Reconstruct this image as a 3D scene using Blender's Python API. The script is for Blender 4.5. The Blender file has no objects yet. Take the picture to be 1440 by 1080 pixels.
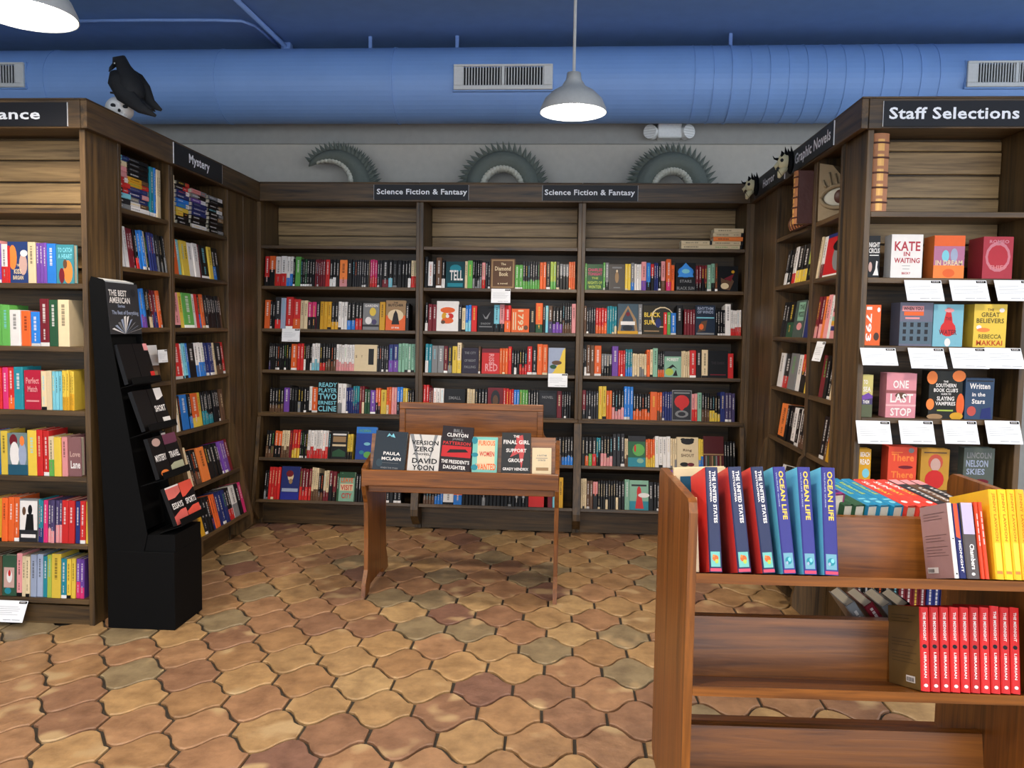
import bpy, math, random, re
from mathutils import Vector, Matrix
R = random.Random(7)
S = bpy.context.scene
COL = S.collection

# ------------------------------------------------------------------ camera
F_PX, PIT, YAW, ROL, CAM_Z = 1120.0, .069, .065, .0155, 1.44
_cy, _sy, _cp, _sp = math.cos(YAW), math.sin(YAW), math.cos(PIT), math.sin(PIT)
FWD = Vector((-_sy * _cp, _cy * _cp, -_sp))
_r = Vector((_cy, _sy, 0)); _u = _r.cross(FWD)
RGT = math.cos(ROL) * _r + math.sin(ROL) * _u
UPV = -math.sin(ROL) * _r + math.cos(ROL) * _u
EYE = Vector((0, 0, CAM_Z))
cd = bpy.data.cameras.new('camera')
cd.sensor_fit = 'HORIZONTAL'; cd.sensor_width = 36; cd.lens = 36 * F_PX / 1440
cd.clip_start = .05; cd.clip_end = 60
cam = bpy.data.objects.new('camera', cd); COL.objects.link(cam)
m = Matrix((RGT, UPV, -FWD)).transposed().to_4x4(); m.translation = EYE
cam.matrix_world = m
S.camera = cam


def at(px, py, ax, val):
    """where the line of sight through a pixel of the photograph meets the plane axis=val"""
    d = FWD + RGT * ((px - 720) / F_PX) - UPV * ((py - 540) / F_PX)
    return EYE + d * ((val - EYE[ax]) / d[ax])


# ------------------------------------------------------------------ world, lights, exposure
W = bpy.data.worlds.new('daylight'); S.world = W; W.use_nodes = True
bg = W.node_tree.nodes['Background']
bg.inputs[0].default_value = (.80, .89, 1.0, 1); bg.inputs[1].default_value = 2.7
S.view_settings.view_transform = 'Standard'; S.view_settings.look = 'None'
S.view_settings.exposure = 0.32; S.view_settings.gamma = 1.0
S.view_settings.use_curve_mapping = False
LAMP_POWER = 32
LAMP_RGB = (1.0, .88, .74)

# ------------------------------------------------------------------ colours and materials
PAL = dict(k=(15, 14, 15), K=(38, 38, 42), w=(232, 226, 220), c=(222, 200, 160), r=(200, 42, 40), R=(112, 28, 38),
           o=(224, 98, 42), y=(226, 192, 70), Y=(208, 154, 36), g=(96, 166, 78), G=(40, 80, 52), b=(44, 122, 206),
           B=(36, 46, 104), t=(38, 132, 146), T=(124, 196, 210), p=(222, 146, 146), P=(206, 48, 108), v=(112, 70, 156),
           V=(72, 62, 100), n=(96, 68, 48), N=(156, 124, 86), s=(126, 126, 126), L=(156, 166, 188), m=(132, 176, 150),
           l=(172, 190, 76), q=(196, 160, 148), C=(150, 20, 50), O=(240, 130, 60))
CNAME = dict(k='black', K='charcoal', w='white', c='cream', r='red', R='maroon', o='orange', y='yellow', Y='mustard',
             g='green', G='dark green', b='blue', B='navy', t='teal', T='pale blue', p='pink', P='magenta', v='purple',
             V='dusky violet', n='brown', N='tan', s='grey', L='blue-grey', m='sage', l='lime', q='mauve', C='crimson', O='apricot')


def lin(c):
    if isinstance(c, str): c = PAL[c]
    return tuple(((v / 255) / 12.92 if v / 255 <= .04045 else ((v / 255 + .055) / 1.055) ** 2.4) for v in c)


def nodes(name):
    mt = bpy.data.materials.new(name); mt.use_nodes = True
    nt = mt.node_tree
    return mt, nt, nt.nodes['Principled BSDF']


def plain(name, c, rough=.6, metal=0, bump=0, bscale=60, spec=.5):
    mt, nt, b = nodes(name)
    b.inputs['Base Color'].default_value = (*lin(c), 1); b.inputs['Roughness'].default_value = rough
    b.inputs['Metallic'].default_value = metal; b.inputs['Specular IOR Level'].default_value = spec
    tc = nt.nodes.new('ShaderNodeTexCoord'); n = nt.nodes.new('ShaderNodeTexNoise')
    n.inputs['Scale'].default_value = bscale; n.inputs['Detail'].default_value = 3
    nt.links.new(tc.outputs['Object'], n.inputs['Vector'])
    mx = nt.nodes.new('ShaderNodeMix'); mx.data_type = 'RGBA'; mx.blend_type = 'MULTIPLY'
    mx.inputs['Factor'].default_value = .18
    mx.inputs[6].default_value = (*lin(c), 1)
    nt.links.new(n.outputs['Fac'], mx.inputs[7]); nt.links.new(mx.outputs[2], b.inputs['Base Color'])
    if bump:
        bp = nt.nodes.new('ShaderNodeBump'); bp.inputs['Strength'].default_value = bump; bp.inputs['Distance'].default_value = .004
        nt.links.new(n.outputs['Fac'], bp.inputs['Height']); nt.links.new(bp.outputs['Normal'], b.inputs['Normal'])
    return mt


def wood(name, c1, c2, axis, rough=.45, scale=1.0):
    mt, nt, b = nodes(name); L = nt.links
    tc = nt.nodes.new('ShaderNodeTexCoord'); mp = nt.nodes.new('ShaderNodeMapping')
    sc = [42 * scale] * 3; sc['xyz'.index(axis)] = 2.2 * scale
    mp.inputs['Scale'].default_value = sc
    L.new(tc.outputs['Object'], mp.inputs['Vector'])
    oi = nt.nodes.new('ShaderNodeObjectInfo'); cx = nt.nodes.new('ShaderNodeVectorMath'); cx.operation = 'MULTIPLY_ADD'
    cx.inputs[1].default_value = (37, 53, 71)
    L.new(oi.outputs['Random'], cx.inputs[0]); L.new(mp.outputs['Vector'], cx.inputs[2])
    n1 = nt.nodes.new('ShaderNodeTexNoise'); n1.inputs['Scale'].default_value = 1.0; n1.inputs['Detail'].default_value = 6
    n1.inputs['Distortion'].default_value = 1.2; n1.inputs['Roughness'].default_value = .62
    L.new(cx.outputs[0], n1.inputs['Vector'])
    wv = nt.nodes.new('ShaderNodeTexNoise'); wv.inputs['Scale'].default_value = .22; wv.inputs['Detail'].default_value = 2
    wv.inputs['Distortion'].default_value = 3.5
    L.new(cx.outputs[0], wv.inputs['Vector'])
    ad = nt.nodes.new('ShaderNodeMath'); ad.operation = 'MULTIPLY_ADD'; ad.inputs[1].default_value = .55
    L.new(n1.outputs['Fac'], ad.inputs[0])
    hf = nt.nodes.new('ShaderNodeMath'); hf.operation = 'MULTIPLY'; hf.inputs[1].default_value = .45
    L.new(wv.outputs['Fac'], hf.inputs[0]); L.new(hf.outputs[0], ad.inputs[2])
    rp = nt.nodes.new('ShaderNodeValToRGB')
    rp.color_ramp.elements[0].position = .36; rp.color_ramp.elements[0].color = (*lin(c1), 1)
    rp.color_ramp.elements[1].position = .62; rp.color_ramp.elements[1].color = (*lin(c2), 1)
    L.new(ad.outputs[0], rp.inputs['Fac']); L.new(rp.outputs['Color'], b.inputs['Base Color'])
    b.inputs['Roughness'].default_value = rough
    bp = nt.nodes.new('ShaderNodeBump'); bp.inputs['Strength'].default_value = .25; bp.inputs['Distance'].default_value = .002
    L.new(n1.outputs['Fac'], bp.inputs['Height']); L.new(bp.outputs['Normal'], b.inputs['Normal'])
    return mt


DK1, DK2 = (41, 29, 14), (98, 73, 40)
WX, WY, WZ = (wood('stained_oak_' + a, DK1, DK2, a) for a in 'xyz')
PLK = wood('pale_plank_oak', (104, 80, 48), (168, 136, 90), 'x', .5)
OX, OY, OZ = (wood('golden_oak_' + a, (86, 46, 12), (146, 86, 29), a, .35) for a in 'xyz')
BLACKP = plain('black_card', (8, 8, 8), .7, spec=.12)
PLATE = plain('sign_black', (34, 33, 35), .4, spec=.25)
WHITE = plain('white_paint', (240, 240, 240), .5)
EMAIL = plain('white_enamel', (236, 236, 232), .3)
SHADE = plain('grey_enamel', (196, 194, 188), .35)
DUCTM = plain('blue_duct_paint', (126, 164, 220), .5, bump=.3, bscale=3)
CEILM = plain('blue_ceiling_paint', (112, 148, 200), .85, bump=.3, bscale=8)
PIPEM = plain('blue_pipe_paint', (120, 152, 210), .4)
WALLM = plain('grey_wall_paint', (192, 185, 172), .85, bump=.2, bscale=20)
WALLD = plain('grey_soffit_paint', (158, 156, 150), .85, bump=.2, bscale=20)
METAL = plain('vent_metal', (214, 214, 210), .4)
DARK = plain('vent_dark', (20, 22, 26), .8)
STONE = plain('grey_papier', (104, 110, 100), .8, bump=.8, bscale=45)
STONE2 = plain('pale_papier', (206, 202, 184), .8, bump=.6, bscale=45)
FEATH = plain('raven_black', (14, 14, 16), .75, bump=.6, bscale=50)
BONE = plain('bone', (226, 222, 216), .6, bump=.4, bscale=30)
BONE2 = plain('aged_bone', (200, 190, 150), .7, bump=.5, bscale=30)
LEATH = plain('tan_leather', (176, 112, 66), .45, bump=.5, bscale=30)
LEATHD = plain('dark_leather', (84, 44, 34), .5, bump=.5, bscale=30)
GOLD = plain('gold_leaf', (226, 170, 92), .4, .3)
EYEM = plain('carved_tan', (150, 130, 98), .75, bump=.9, bscale=25)
GROUT = plain('grout', (62, 54, 42), .95, bump=1.0, bscale=40)


def emit(name, c, s):
    mt, nt, b = nodes(name)
    b.inputs['Emission Color'].default_value = (*c, 1); b.inputs['Emission Strength'].default_value = s
    return mt


BULB = emit('lamp_glow', (1, .95, .86), 40)


def vcol_mat(name, rough, noise=.12):
    mt, nt, b = nodes(name); L = nt.links
    a = nt.nodes.new('ShaderNodeAttribute'); a.attribute_name = 'Col'
    tc = nt.nodes.new('ShaderNodeTexCoord'); n = nt.nodes.new('ShaderNodeTexNoise'); n.inputs['Scale'].default_value = 40
    L.new(tc.outputs['Object'], n.inputs['Vector'])
    mx = nt.nodes.new('ShaderNodeMix'); mx.data_type = 'RGBA'; mx.blend_type = 'MULTIPLY'; mx.inputs['Factor'].default_value = noise
    L.new(a.outputs['Color'], mx.inputs[6]); L.new(n.outputs['Fac'], mx.inputs[7])
    L.new(mx.outputs[2], b.inputs['Base Color']); b.inputs['Roughness'].default_value = rough; b.inputs['Specular IOR Level'].default_value = .22
    return mt


COVER = vcol_mat('printed_cover', .38)
PAPER = plain('book_pages', (228, 216, 190), .85, bscale=200)
CARDM = vcol_mat('white_card', .6, .03)
INK = vcol_mat('ink', .5, 0)


# ------------------------------------------------------------------ mesh building
class MB:
    def __init__(s): s.v = []; s.f = []; s.c = []; s.m = []

    def face(s, idx, c=None, mi=0): s.f.append(tuple(idx)); s.c.append(c); s.m.append(mi)

    def box(s, x0, y0, z0, x1, y1, z1, c=None, mi=0, M=None, skip=''):
        p = [Vector((x, y, z)) for z in (z0, z1) for y in (y0, y1) for x in (x0, x1)]
        if M is not None: p = [M @ q for q in p]
        k = len(s.v); s.v += p
        for nm, f in (('b', (0, 2, 3, 1)), ('t', (4, 5, 7, 6)), ('f', (0, 1, 5, 4)), ('k', (2, 6, 7, 3)), ('l', (0, 4, 6, 2)), ('r', (1, 3, 7, 5))):
            if nm not in skip: s.face([k + i for i in f], c, mi)

    def bbox(s, x0, y0, z0, x1, y1, z1, bv=.003, c=None, mi=0):
        """box with chamfered edges"""
        b = min(bv, abs(x1 - x0) * .45, abs(y1 - y0) * .45, abs(z1 - z0) * .45)
        k = len(s.v); ids = {}
        for i, x in enumerate((x0, x1)):
            for j, y in enumerate((y0, y1)):
                for l, z in enumerate((z0, z1)):
                    sx, sy, sz = (b, -b)[i], (b, -b)[j], (b, -b)[l]
                    for ax, q in enumerate(((x, y + sy, z + sz), (x + sx, y, z + sz), (x + sx, y + sy, z))):
                        ids[(i, j, l, ax)] = len(s.v); s.v.append(Vector(q))
        g = lambda *a: ids[a]
        F = []
        for i in (0, 1):
            q = [g(i, 0, 0, 0), g(i, 1, 0, 0), g(i, 1, 1, 0), g(i, 0, 1, 0)]; F.append(q[::-1] if i == 0 else q)
            q = [g(0, i, 0, 1), g(1, i, 0, 1), g(1, i, 1, 1), g(0, i, 1, 1)]; F.append(q if i == 0 else q[::-1])
            q = [g(0, 0, i, 2), g(1, 0, i, 2), g(1, 1, i, 2), g(0, 1, i, 2)]; F.append(q[::-1] if i == 0 else q)
        for a in (0, 1):
            for b_ in (0, 1):
                sg = (a + b_) % 2
                q = [g(0, a, b_, 1), g(1, a, b_, 1), g(1, a, b_, 2), g(0, a, b_, 2)]; F.append(q if sg else q[::-1])
                q = [g(a, 0, b_, 0), g(a, 1, b_, 0), g(a, 1, b_, 2), g(a, 0, b_, 2)]; F.append(q[::-1] if sg else q)
                q = [g(a, b_, 0, 0), g(a, b_, 1, 0), g(a, b_, 1, 1), g(a, b_, 0, 1)]; F.append(q if sg else q[::-1])
        for i in (0, 1):
            for j in (0, 1):
                for l in (0, 1):
                    q = [g(i, j, l, 0), g(i, j, l, 1), g(i, j, l, 2)]; F.append(q if (i + j + l) % 2 else q[::-1])
        for q in F: s.face(q, c, mi)

    def prism(s, pts, a0, a1, ax='y', c=None, mi=0, M=None):
        """2-D outline (in the two other axes, counted x,z / y,z / x,y) extruded along ax"""
        n = len(pts); k = len(s.v)
        for a in (a0, a1):
            for p, q in pts:
                w = {'y': (p, a, q), 'x': (a, p, q), 'z': (p, q, a)}[ax]
                w = Vector(w); s.v.append(M @ w if M is not None else w)
        s.face([k + i for i in range(n)], c, mi); s.face([k + n + i for i in range(n)][::-1], c, mi)
        for i in range(n):
            j = (i + 1) % n; s.face((k + i, k + n + i, k + n + j, k + j), c, mi)

    def tube(s, pts, r, n=10, c=None, mi=0, caps=True, up=Vector((0, 0, 1))):
        pts = [Vector(p) for p in pts]; k = len(s.v); N = len(pts)
        rr = r if isinstance(r, (list, tuple)) else [r] * N
        for i, p in enumerate(pts):
            t = (pts[min(i + 1, N - 1)] - pts[max(i - 1, 0)]).normalized()
            a = t.cross(up)
            if a.length < 1e-3: a = t.cross(Vector((0, 1, 0)))
            a.normalize(); b = t.cross(a)
            ra, rb = rr[i] if isinstance(rr[i], (list, tuple)) else (rr[i], rr[i])
            for j in range(n):
                w = 2 * math.pi * j / n
                s.v.append(p + a * math.cos(w) * ra + b * math.sin(w) * rb)
        for i in range(N - 1):
            for j in range(n):
                j2 = (j + 1) % n
                s.face((k + i * n + j, k + i * n + j2, k + (i + 1) * n + j2, k + (i + 1) * n + j), c, mi)
        if caps:
            s.face([k + j for j in range(n)][::-1], c, mi); s.face([k + (N - 1) * n + j for j in range(n)], c, mi)

    def lathe(s, prof, n=32, c=None, mi=0, o=(0, 0, 0)):
        k = len(s.v); o = Vector(o)
        for r, z in prof:
            for j in range(n):
                w = 2 * math.pi * j / n; s.v.append(o + Vector((r * math.cos(w), r * math.sin(w), z)))
        for i in range(len(prof) - 1):
            for j in range(n):
                j2 = (j + 1) % n
                s.face((k + i * n + j, k + i * n + j2, k + (i + 1) * n + j2, k + (i + 1) * n + j), c, mi)

    def ell(s, o, r, n=16, m_=10, c=None, mi=0, M=None, fn=None):
        k = len(s.v); o = Vector(o)
        for i in range(m_ + 1):
            th = math.pi * i / m_
            for j in range(n):
                w = 2 * math.pi * j / n
                d = Vector((math.sin(th) * math.cos(w), math.sin(th) * math.sin(w), math.cos(th)))
                if fn: d = d * fn(d)
                q = Vector((d.x * r[0], d.y * r[1], d.z * r[2]))
                if M is not None: q = M @ q
                s.v.append(o + q)
        for i in range(m_):
            for j in range(n):
                j2 = (j + 1) % n
                s.face((k + i * n + j, k + (i + 1) * n + j, k + (i + 1) * n + j2, k + i * n + j2), c, mi)

    def mesh(s, name, mats, smooth=False):
        me = bpy.data.meshes.new(name)
        me.from_pydata([tuple(v) for v in s.v], [], s.f)
        mats = mats if isinstance(mats, (list, tuple)) else [mats]
        for mt in mats: me.materials.append(mt)
        if len(mats) > 1: me.polygons.foreach_set('material_index', s.m)
        if any(c is not None for c in s.c):
            at_ = me.color_attributes.new('Col', 'FLOAT_COLOR', 'CORNER'); buf = []
            for f, c in zip(s.f, s.c):
                buf += [*(c or (.5, .5, .5)), 1.0] * len(f)
            at_.data.foreach_set('color', buf)
        if smooth: me.polygons.foreach_set('use_smooth', [True] * len(me.polygons))
        me.update()
        return me

    def build(s, name, mats, parent=None, loc=None, rotz=0, smooth=False, **props):
        o = bpy.data.objects.new(name, s.mesh(name, mats, smooth)); COL.objects.link(o)
        if parent: o.parent = parent
        if loc is not None: o.location = loc
        o.rotation_euler.z = rotz
        for k, v in props.items(): o[k] = v
        return o


def empty(name, loc=(0, 0, 0), rotz=0, mat=None, **props):
    o = bpy.data.objects.new(name, None); COL.objects.link(o); o.empty_display_size = .05
    if mat is not None: o.matrix_world = mat
    else: o.location = loc; o.rotation_euler.z = rotz
    for k, v in props.items(): o[k] = v
    return o


_TX = {}


def text_geo(t, bold=.02):
    """triangulated lettering, normalised to a unit box: verts, faces, aspect"""
    if (t, bold) in _TX: return _TX[(t, bold)]
    cu = bpy.data.curves.new('lettering', 'FONT'); cu.body = t; cu.size = 1; cu.resolution_u = 2; cu.offset = bold
    cu.space_character = 1.05
    ob = bpy.data.objects.new('lettering', cu)
    me = ob.to_mesh()
    vs = [v.co.copy() for v in me.vertices]; fs = [tuple(p.vertices) for p in me.polygons]
    ob.to_mesh_clear(); bpy.data.objects.remove(ob); bpy.data.curves.remove(cu)
    x0 = min(v.x for v in vs); x1 = max(v.x for v in vs); y0 = min(v.y for v in vs); y1 = max(v.y for v in vs)
    vs = [((v.x - x0) / (x1 - x0), (v.y - y0) / (y1 - y0)) for v in vs]
    _TX[(t, bold)] = (vs, fs, (x1 - x0) / (y1 - y0)); return _TX[(t, bold)]


def add_text(mb, t, O, X, Y, c, bold=.02, fit=True):
    """lettering in the parallelogram O, O+X, O+Y"""
    vs, fs, asp = text_geo(t, bold); k = len(mb.v)
    for x, y in vs: mb.v.append(O + X * x + Y * y)
    for f in fs: mb.face([k + i for i in f], c)


# cover art: list of ops in 0..1 cover space, first a background colour
def art(mb, ops, O, X, Z, Nrm, lift=.0004):
    """paint ops on the cover at O spanned by X (width) and Z (height); Nrm points at the reader"""
    for i, op in enumerate(ops):
        q = O + Nrm * (lift * (1 + i * .35)); kd = op[0]; c = lin(op[-1])
        if kd == 'r':
            x0, y0, x1, y1 = op[1:5]; k = len(mb.v)
            mb.v += [q + X * x + Z * y for x, y in ((x0, y0), (x1, y0), (x1, y1), (x0, y1))]; mb.face((k, k + 1, k + 2, k + 3), c)
        elif kd == 'e':
            cx, cy, rx, ry = op[1:5]; k = len(mb.v); n = 14
            mb.v += [q + X * (cx + rx * math.cos(2 * math.pi * j / n)) + Z * (cy + ry * math.sin(2 * math.pi * j / n)) for j in range(n)]
            mb.face(range(k, k + n), c)
        elif kd == 'p':
            k = len(mb.v); mb.v += [q + X * x + Z * y for x, y in op[1]]; mb.face(range(k, k + len(op[1])), c)
        elif kd == 't':
            x0, y0, x1, y1 = op[2:6]
            add_text(mb, op[1], q + X * x0 + Z * y0, X * (x1 - x0), Z * (y1 - y0), c, .025)
        elif kd == 'v':   # lettering running down
            x0, y0, x1, y1 = op[2:6]
            add_text(mb, op[1], q + X * x0 + Z * y1, Z * (y0 - y1), X * (x1 - x0), c, .03)


# ------------------------------------------------------------------ the room shell
CEIL = 3.51; WALLY = 6.05


def struct(name, mb, mt, **k): return mb.build(name, mt, kind='structure', **k)


b = MB(); b.box(-6, WALLY, 0, 6, WALLY + .12, CEIL); wall_back = struct('wall_back', b, WALLM)
b = MB(); b.bbox(-6, WALLY - .02, 2.815, 6, WALLY, CEIL, .004); b.build('wall_band', WALLD, wall_back)  # upper wall strip set slightly proud, in a darker grey
b = MB(); b.box(-6.12, -4, 0, -6, WALLY + .12, CEIL); struct('wall_left', b, WALLM)
b = MB(); b.box(6, -4, 0, 6.12, WALLY + .12, .7); b.box(6, -4, 3.2, 6.12, WALLY + .12, CEIL); b.box(6, 5.2, .7, 6.12, WALLY + .12, 3.2); struct('wall_right', b, WALLM)
b = MB()
for i in range(6): b.box(6.03, -4 + i * 1.83, .7, 6.09, -3.93 + i * 1.83, 3.2)
b.box(6.03, -4, .7, 6.09, 5.2, .76); b.box(6.03, -4, 3.14, 6.09, 5.2, 3.2); struct('window_1', b, PIPEM)
b = MB(); b.box(-6.12, -4, CEIL, 6.12, WALLY + .12, CEIL + .1); struct('ceiling', b, CEILM)

# floor: mortar bed and hand-made ogee tiles
b = MB(); b.box(-6, -4, -.05, 6, WALLY, -.012); floor = struct('floor', b, GROUT)


def tile_material():
    mt, nt, bs = nodes('terracotta'); L = nt.links
    oi = nt.nodes.new('ShaderNodeObjectInfo'); rp = nt.nodes.new('ShaderNodeValToRGB')
    cols = [(0, (166, 128, 88)), (.16, (180, 144, 98)), (.3, (170, 130, 94)), (.42, (150, 112, 84)), (.52, (184, 152, 106)), (.64, (164, 124, 90)),
            (.74, (134, 98, 80)), (.8, (174, 140, 96)), (.9, (148, 130, 98)), (1, (182, 150, 108))]
    e = rp.color_ramp.elements
    e[0].position = 0; e[0].color = (*lin(cols[0][1]), 1); e[1].position = 1; e[1].color = (*lin(cols[-1][1]), 1)
    for p, c in cols[1:-1]:
        n = e.new(p); n.color = (*lin(c), 1)
    rp.color_ramp.interpolation = 'CONSTANT'
    # the joined far tiles have no object of their own: they take their tone from a per-tile attribute
    atn = nt.nodes.new('ShaderNodeAttribute'); atn.attribute_name = 'tone'
    sw = nt.nodes.new('ShaderNodeMath'); sw.operation = 'ADD'; L.new(oi.outputs['Random'], sw.inputs[0]); L.new(atn.outputs['Fac'], sw.inputs[1])
    fr = nt.nodes.new('ShaderNodeMath'); fr.operation = 'FRACT'; L.new(sw.outputs[0], fr.inputs[0]); L.new(fr.outputs[0], rp.inputs['Fac'])
    tc = nt.nodes.new('ShaderNodeTexCoord'); vm = nt.nodes.new('ShaderNodeVectorMath'); vm.operation = 'MULTIPLY_ADD'
    vm.inputs[1].default_value = (91, 47, 0); L.new(oi.outputs['Random'], vm.inputs[0]); L.new(tc.outputs['Object'], vm.inputs[2])
    n1 = nt.nodes.new('ShaderNodeTexNoise'); n1.inputs['Scale'].default_value = 9; n1.inputs['Detail'].default_value = 6; n1.inputs['Roughness'].default_value = .65
    L.new(vm.outputs[0], n1.inputs['Vector'])
    r2 = nt.nodes.new('ShaderNodeValToRGB'); r2.color_ramp.elements[0].position = .32; r2.color_ramp.elements[0].color = (.5, .42, .36, 1)
    r2.color_ramp.elements[1].position = .62; r2.color_ramp.elements[1].color = (1.12, 1.06, .98, 1)
    L.new(n1.outputs['Fac'], r2.inputs['Fac'])
    mx = nt.nodes.new('ShaderNodeMix'); mx.data_type = 'RGBA'; mx.blend_type = 'MULTIPLY'; mx.inputs['Factor'].default_value = .75
    L.new(rp.outputs['Color'], mx.inputs[6]); L.new(r2.outputs['Color'], mx.inputs[7])
    n3 = nt.nodes.new('ShaderNodeTexNoise'); n3.inputs['Scale'].default_value = 4.5; n3.inputs['Detail'].default_value = 2
    L.new(vm.outputs[0], n3.inputs['Vector'])
    r3 = nt.nodes.new('ShaderNodeValToRGB'); r3.color_ramp.elements[0].position = .6; r3.color_ramp.elements[1].position = .68
    L.new(n3.outputs['Fac'], r3.inputs['Fac'])
    m3 = nt.nodes.new('ShaderNodeMix'); m3.data_type = 'RGBA'; L.new(r3.outputs['Color'], m3.inputs['Factor'])
    L.new(mx.outputs[2], m3.inputs[6]); m3.inputs[7].default_value = (*lin((186, 154, 110)), 1)
    L.new(m3.outputs[2], bs.inputs['Base Color'])
    bs.inputs['Roughness'].default_value = .48
    n2 = nt.nodes.new('ShaderNodeTexNoise'); n2.inputs['Scale'].default_value = 28; n2.inputs['Detail'].default_value = 4
    L.new(vm.outputs[0], n2.inputs['Vector'])
    bp = nt.nodes.new('ShaderNodeBump'); bp.inputs['Strength'].default_value = .5; bp.inputs['Distance'].default_value = .006
    L.new(n2.outputs['Fac'], bp.inputs['Height']); L.new(bp.outputs['Normal'], bs.inputs['Normal'])
    return mt


TILE = tile_material()
TA, TB, TS = .243, .2045, .048


def tile_outline(rnd, gap=.0058):
    pts = []; n = 12; T = TB - TS
    for sgn in (1, -1):
        for i in range(n):
            x = sgn * (TA / 2 - TA * i / (n - 1)); cc = math.cos(2 * math.pi * x / TA); y = sgn * (TS + (T - TS) * (1 + math.copysign(abs(cc) ** .8, cc)) / 2)
            pts.append((x, y))
    out = []
    for x, y in pts:
        l = math.hypot(x, y); j = rnd.uniform(-.0032, .0032); sx = (TA / 2 - gap) / (TA / 2)
        out.append((x * sx + j * .6, (abs(y) - gap) * (1 if y > 0 else -1) + j))
    return out


def tile_into(mb, o, rnd, tilt=.0):
    ol = tile_outline(rnd); n = len(ol); k = len(mb.v)
    for s_, z in ((.955, .0), (1.0, -.0035), (1.0, -.014)):
        for x, y in ol: mb.v.append(Vector((o[0] + x * s_, o[1] + y * s_, z + x * tilt)))
    mb.face(range(k, k + n))
    for a in range(2):
        for j in range(n):
            j2 = (j + 1) % n; mb.face((k + a * n + j, k + (a + 1) * n + j, k + (a + 1) * n + j2, k + a * n + j2))


TV = []
for i in range(7):
    b = MB(); tile_into(b, (0, 0), R, R.uniform(-.006, .006)); TV.append(b.mesh('floor_tile', TILE))
far = MB(); far_tone = []; ntile = 0
for row in range(-32, 12):
    yy = 3.507 + row * TB
    for cix in range(-24, 26):
        xx = -.301 + cix * TA + (TA / 2 if row % 2 else 0)
        if yy > 5.72 or xx < -5.9 or xx > 5.9 or yy < -3.8: continue
        if yy > 3.65 and (xx < -2.36 or xx > 1.42): continue
        if yy > 3.45 and (xx < -2.75 or xx > 2.1): continue
        if yy > 2.42 and -.62 * yy - .1 < xx + .04 * yy < .66 * yy + .05:
            o = bpy.data.objects.new('floor_tile', TV[R.randrange(7)]); COL.objects.link(o); o.parent = floor
            o.location = (xx, yy, R.uniform(-.0012, .0012)); ntile += 1
            if R.random() < .5: o.rotation_euler.z = math.pi
        else:
            n0 = len(far.f); tile_into(far, (xx, yy), R); far_tone += [R.random()] * (len(far.f) - n0)
fo = far.build('floor_tiles_beyond', TILE, floor, kind='stuff')
ta = fo.data.attributes.new('tone', 'FLOAT', 'FACE'); ta.data.foreach_set('value', far_tone)

# ------------------------------------------------------------------ bookcases
D, XL, XR, Y1, Y2 = 5.6, -2.201, 1.272, 3.56, 3.58
HZ, HT = 2.315, 2.44


class Face:
    """a plane of book fronts: local x runs along it as the reader sees it, local y goes into the case"""
    def __init__(s, O, ang, ax, val, depth):
        s.M = Matrix.Translation(O) @ Matrix.Rotation(ang, 4, 'Z'); s.ax = ax; s.val = val; s.ang = ang; s.depth = depth; s.inv = s.M.inverted()

    def u(s, px, py, off=0):
        v = s.val + off * (1 if s.ax == 1 else (-1 if s.ang > 0 else 1)); return (s.inv @ at(px, py, s.ax, v)).x

    def z(s, px, py): return at(px, py, s.ax, s.val).z


BACK = Face((0, D, 0), 0, 1, D, .38)
MYS = Face((XL, 0, 0), math.pi / 2, 0, XL, .30)
RGTF = Face((XR, 0, 0), -math.pi / 2, 0, XR, .30)
ROM = Face((0, Y1, 0), 0, 1, Y1, .27)
STA = Face((0, Y2, 0), 0, 1, Y2, .27)

ZA = [2.01, 1.722, 1.418, 1.122, .818, .497, .205]
FLARE = [0, 0, 0, 0, 0, .07, .13]      # the two lowest shelves step forward


def bookcase(face, u0, u1, zs, tilts, label, group, ledge=None, plankz=None, fl=(0,) * 7):
    W_ = u1 - u0; dp = face.depth
    root = empty('bookcase', mat=face.M @ Matrix.Translation((u0, 0, 0)), label=label, category='bookcase', group=group)
    t = .026
    for x in (0, W_ - t):
        b = MB(); b.bbox(x, 0, 0, x + t, dp, HZ + .02, .002); b.build('side_panel', WZ, root)
    if fl[-1]:
        for x in (0, W_ - t):
            b = MB(); b.prism([(-.001, .04), (-.001, .80), (-.02, .78), (-.085, .45), (-.15, .165), (-.15, .12), (-.06, .04)], x, x + t, 'x'); b.build('side_flare', WZ, root)
    for z, tl, fo_ in zip(zs, tilts, fl):
        b = MB(); b.bbox(t + .001, 0, -.024, W_ - t - .001, dp - .03 - .02 * (tl > 5) + fo_, 0, .002)
        o = b.build('shelf', WX, root, loc=(0, .004 - fo_, z)); o.rotation_euler.x = -math.radians(tl)
    b = MB(); b.bbox(t, .012, 0, W_ - t, .03, zs[-1] - .035, .002); b.build('kick_board', WX, root)
    b = MB(); b.bbox(t, dp - .014, .02, W_ - t, dp, HZ + .0195, .001); b.build('back_panel', WX, root)
    b = MB(); b.bbox(0, .0, HZ + .02, W_, dp, HT - .006, .002); b.build('top_box', WX, root)
    z = plankz or zs[0]; k = 0
    while z < HZ - .02:
        h = min(.105, HZ + .01 - z); b = MB(); b.bbox(t + .002, dp - .03 - .004 * ((k * 2) % 3), z + .004, W_ - t - .002, dp - .0145, z + h - .004, .003)
        b.build('plank', PLK, root); z += h; k += 1
    if ledge:
        b = MB(); b.bbox(0, -.016, ledge - .03, W_, .02, ledge - .004, .003); b.build('ledge', WX, root)
    return root


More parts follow.
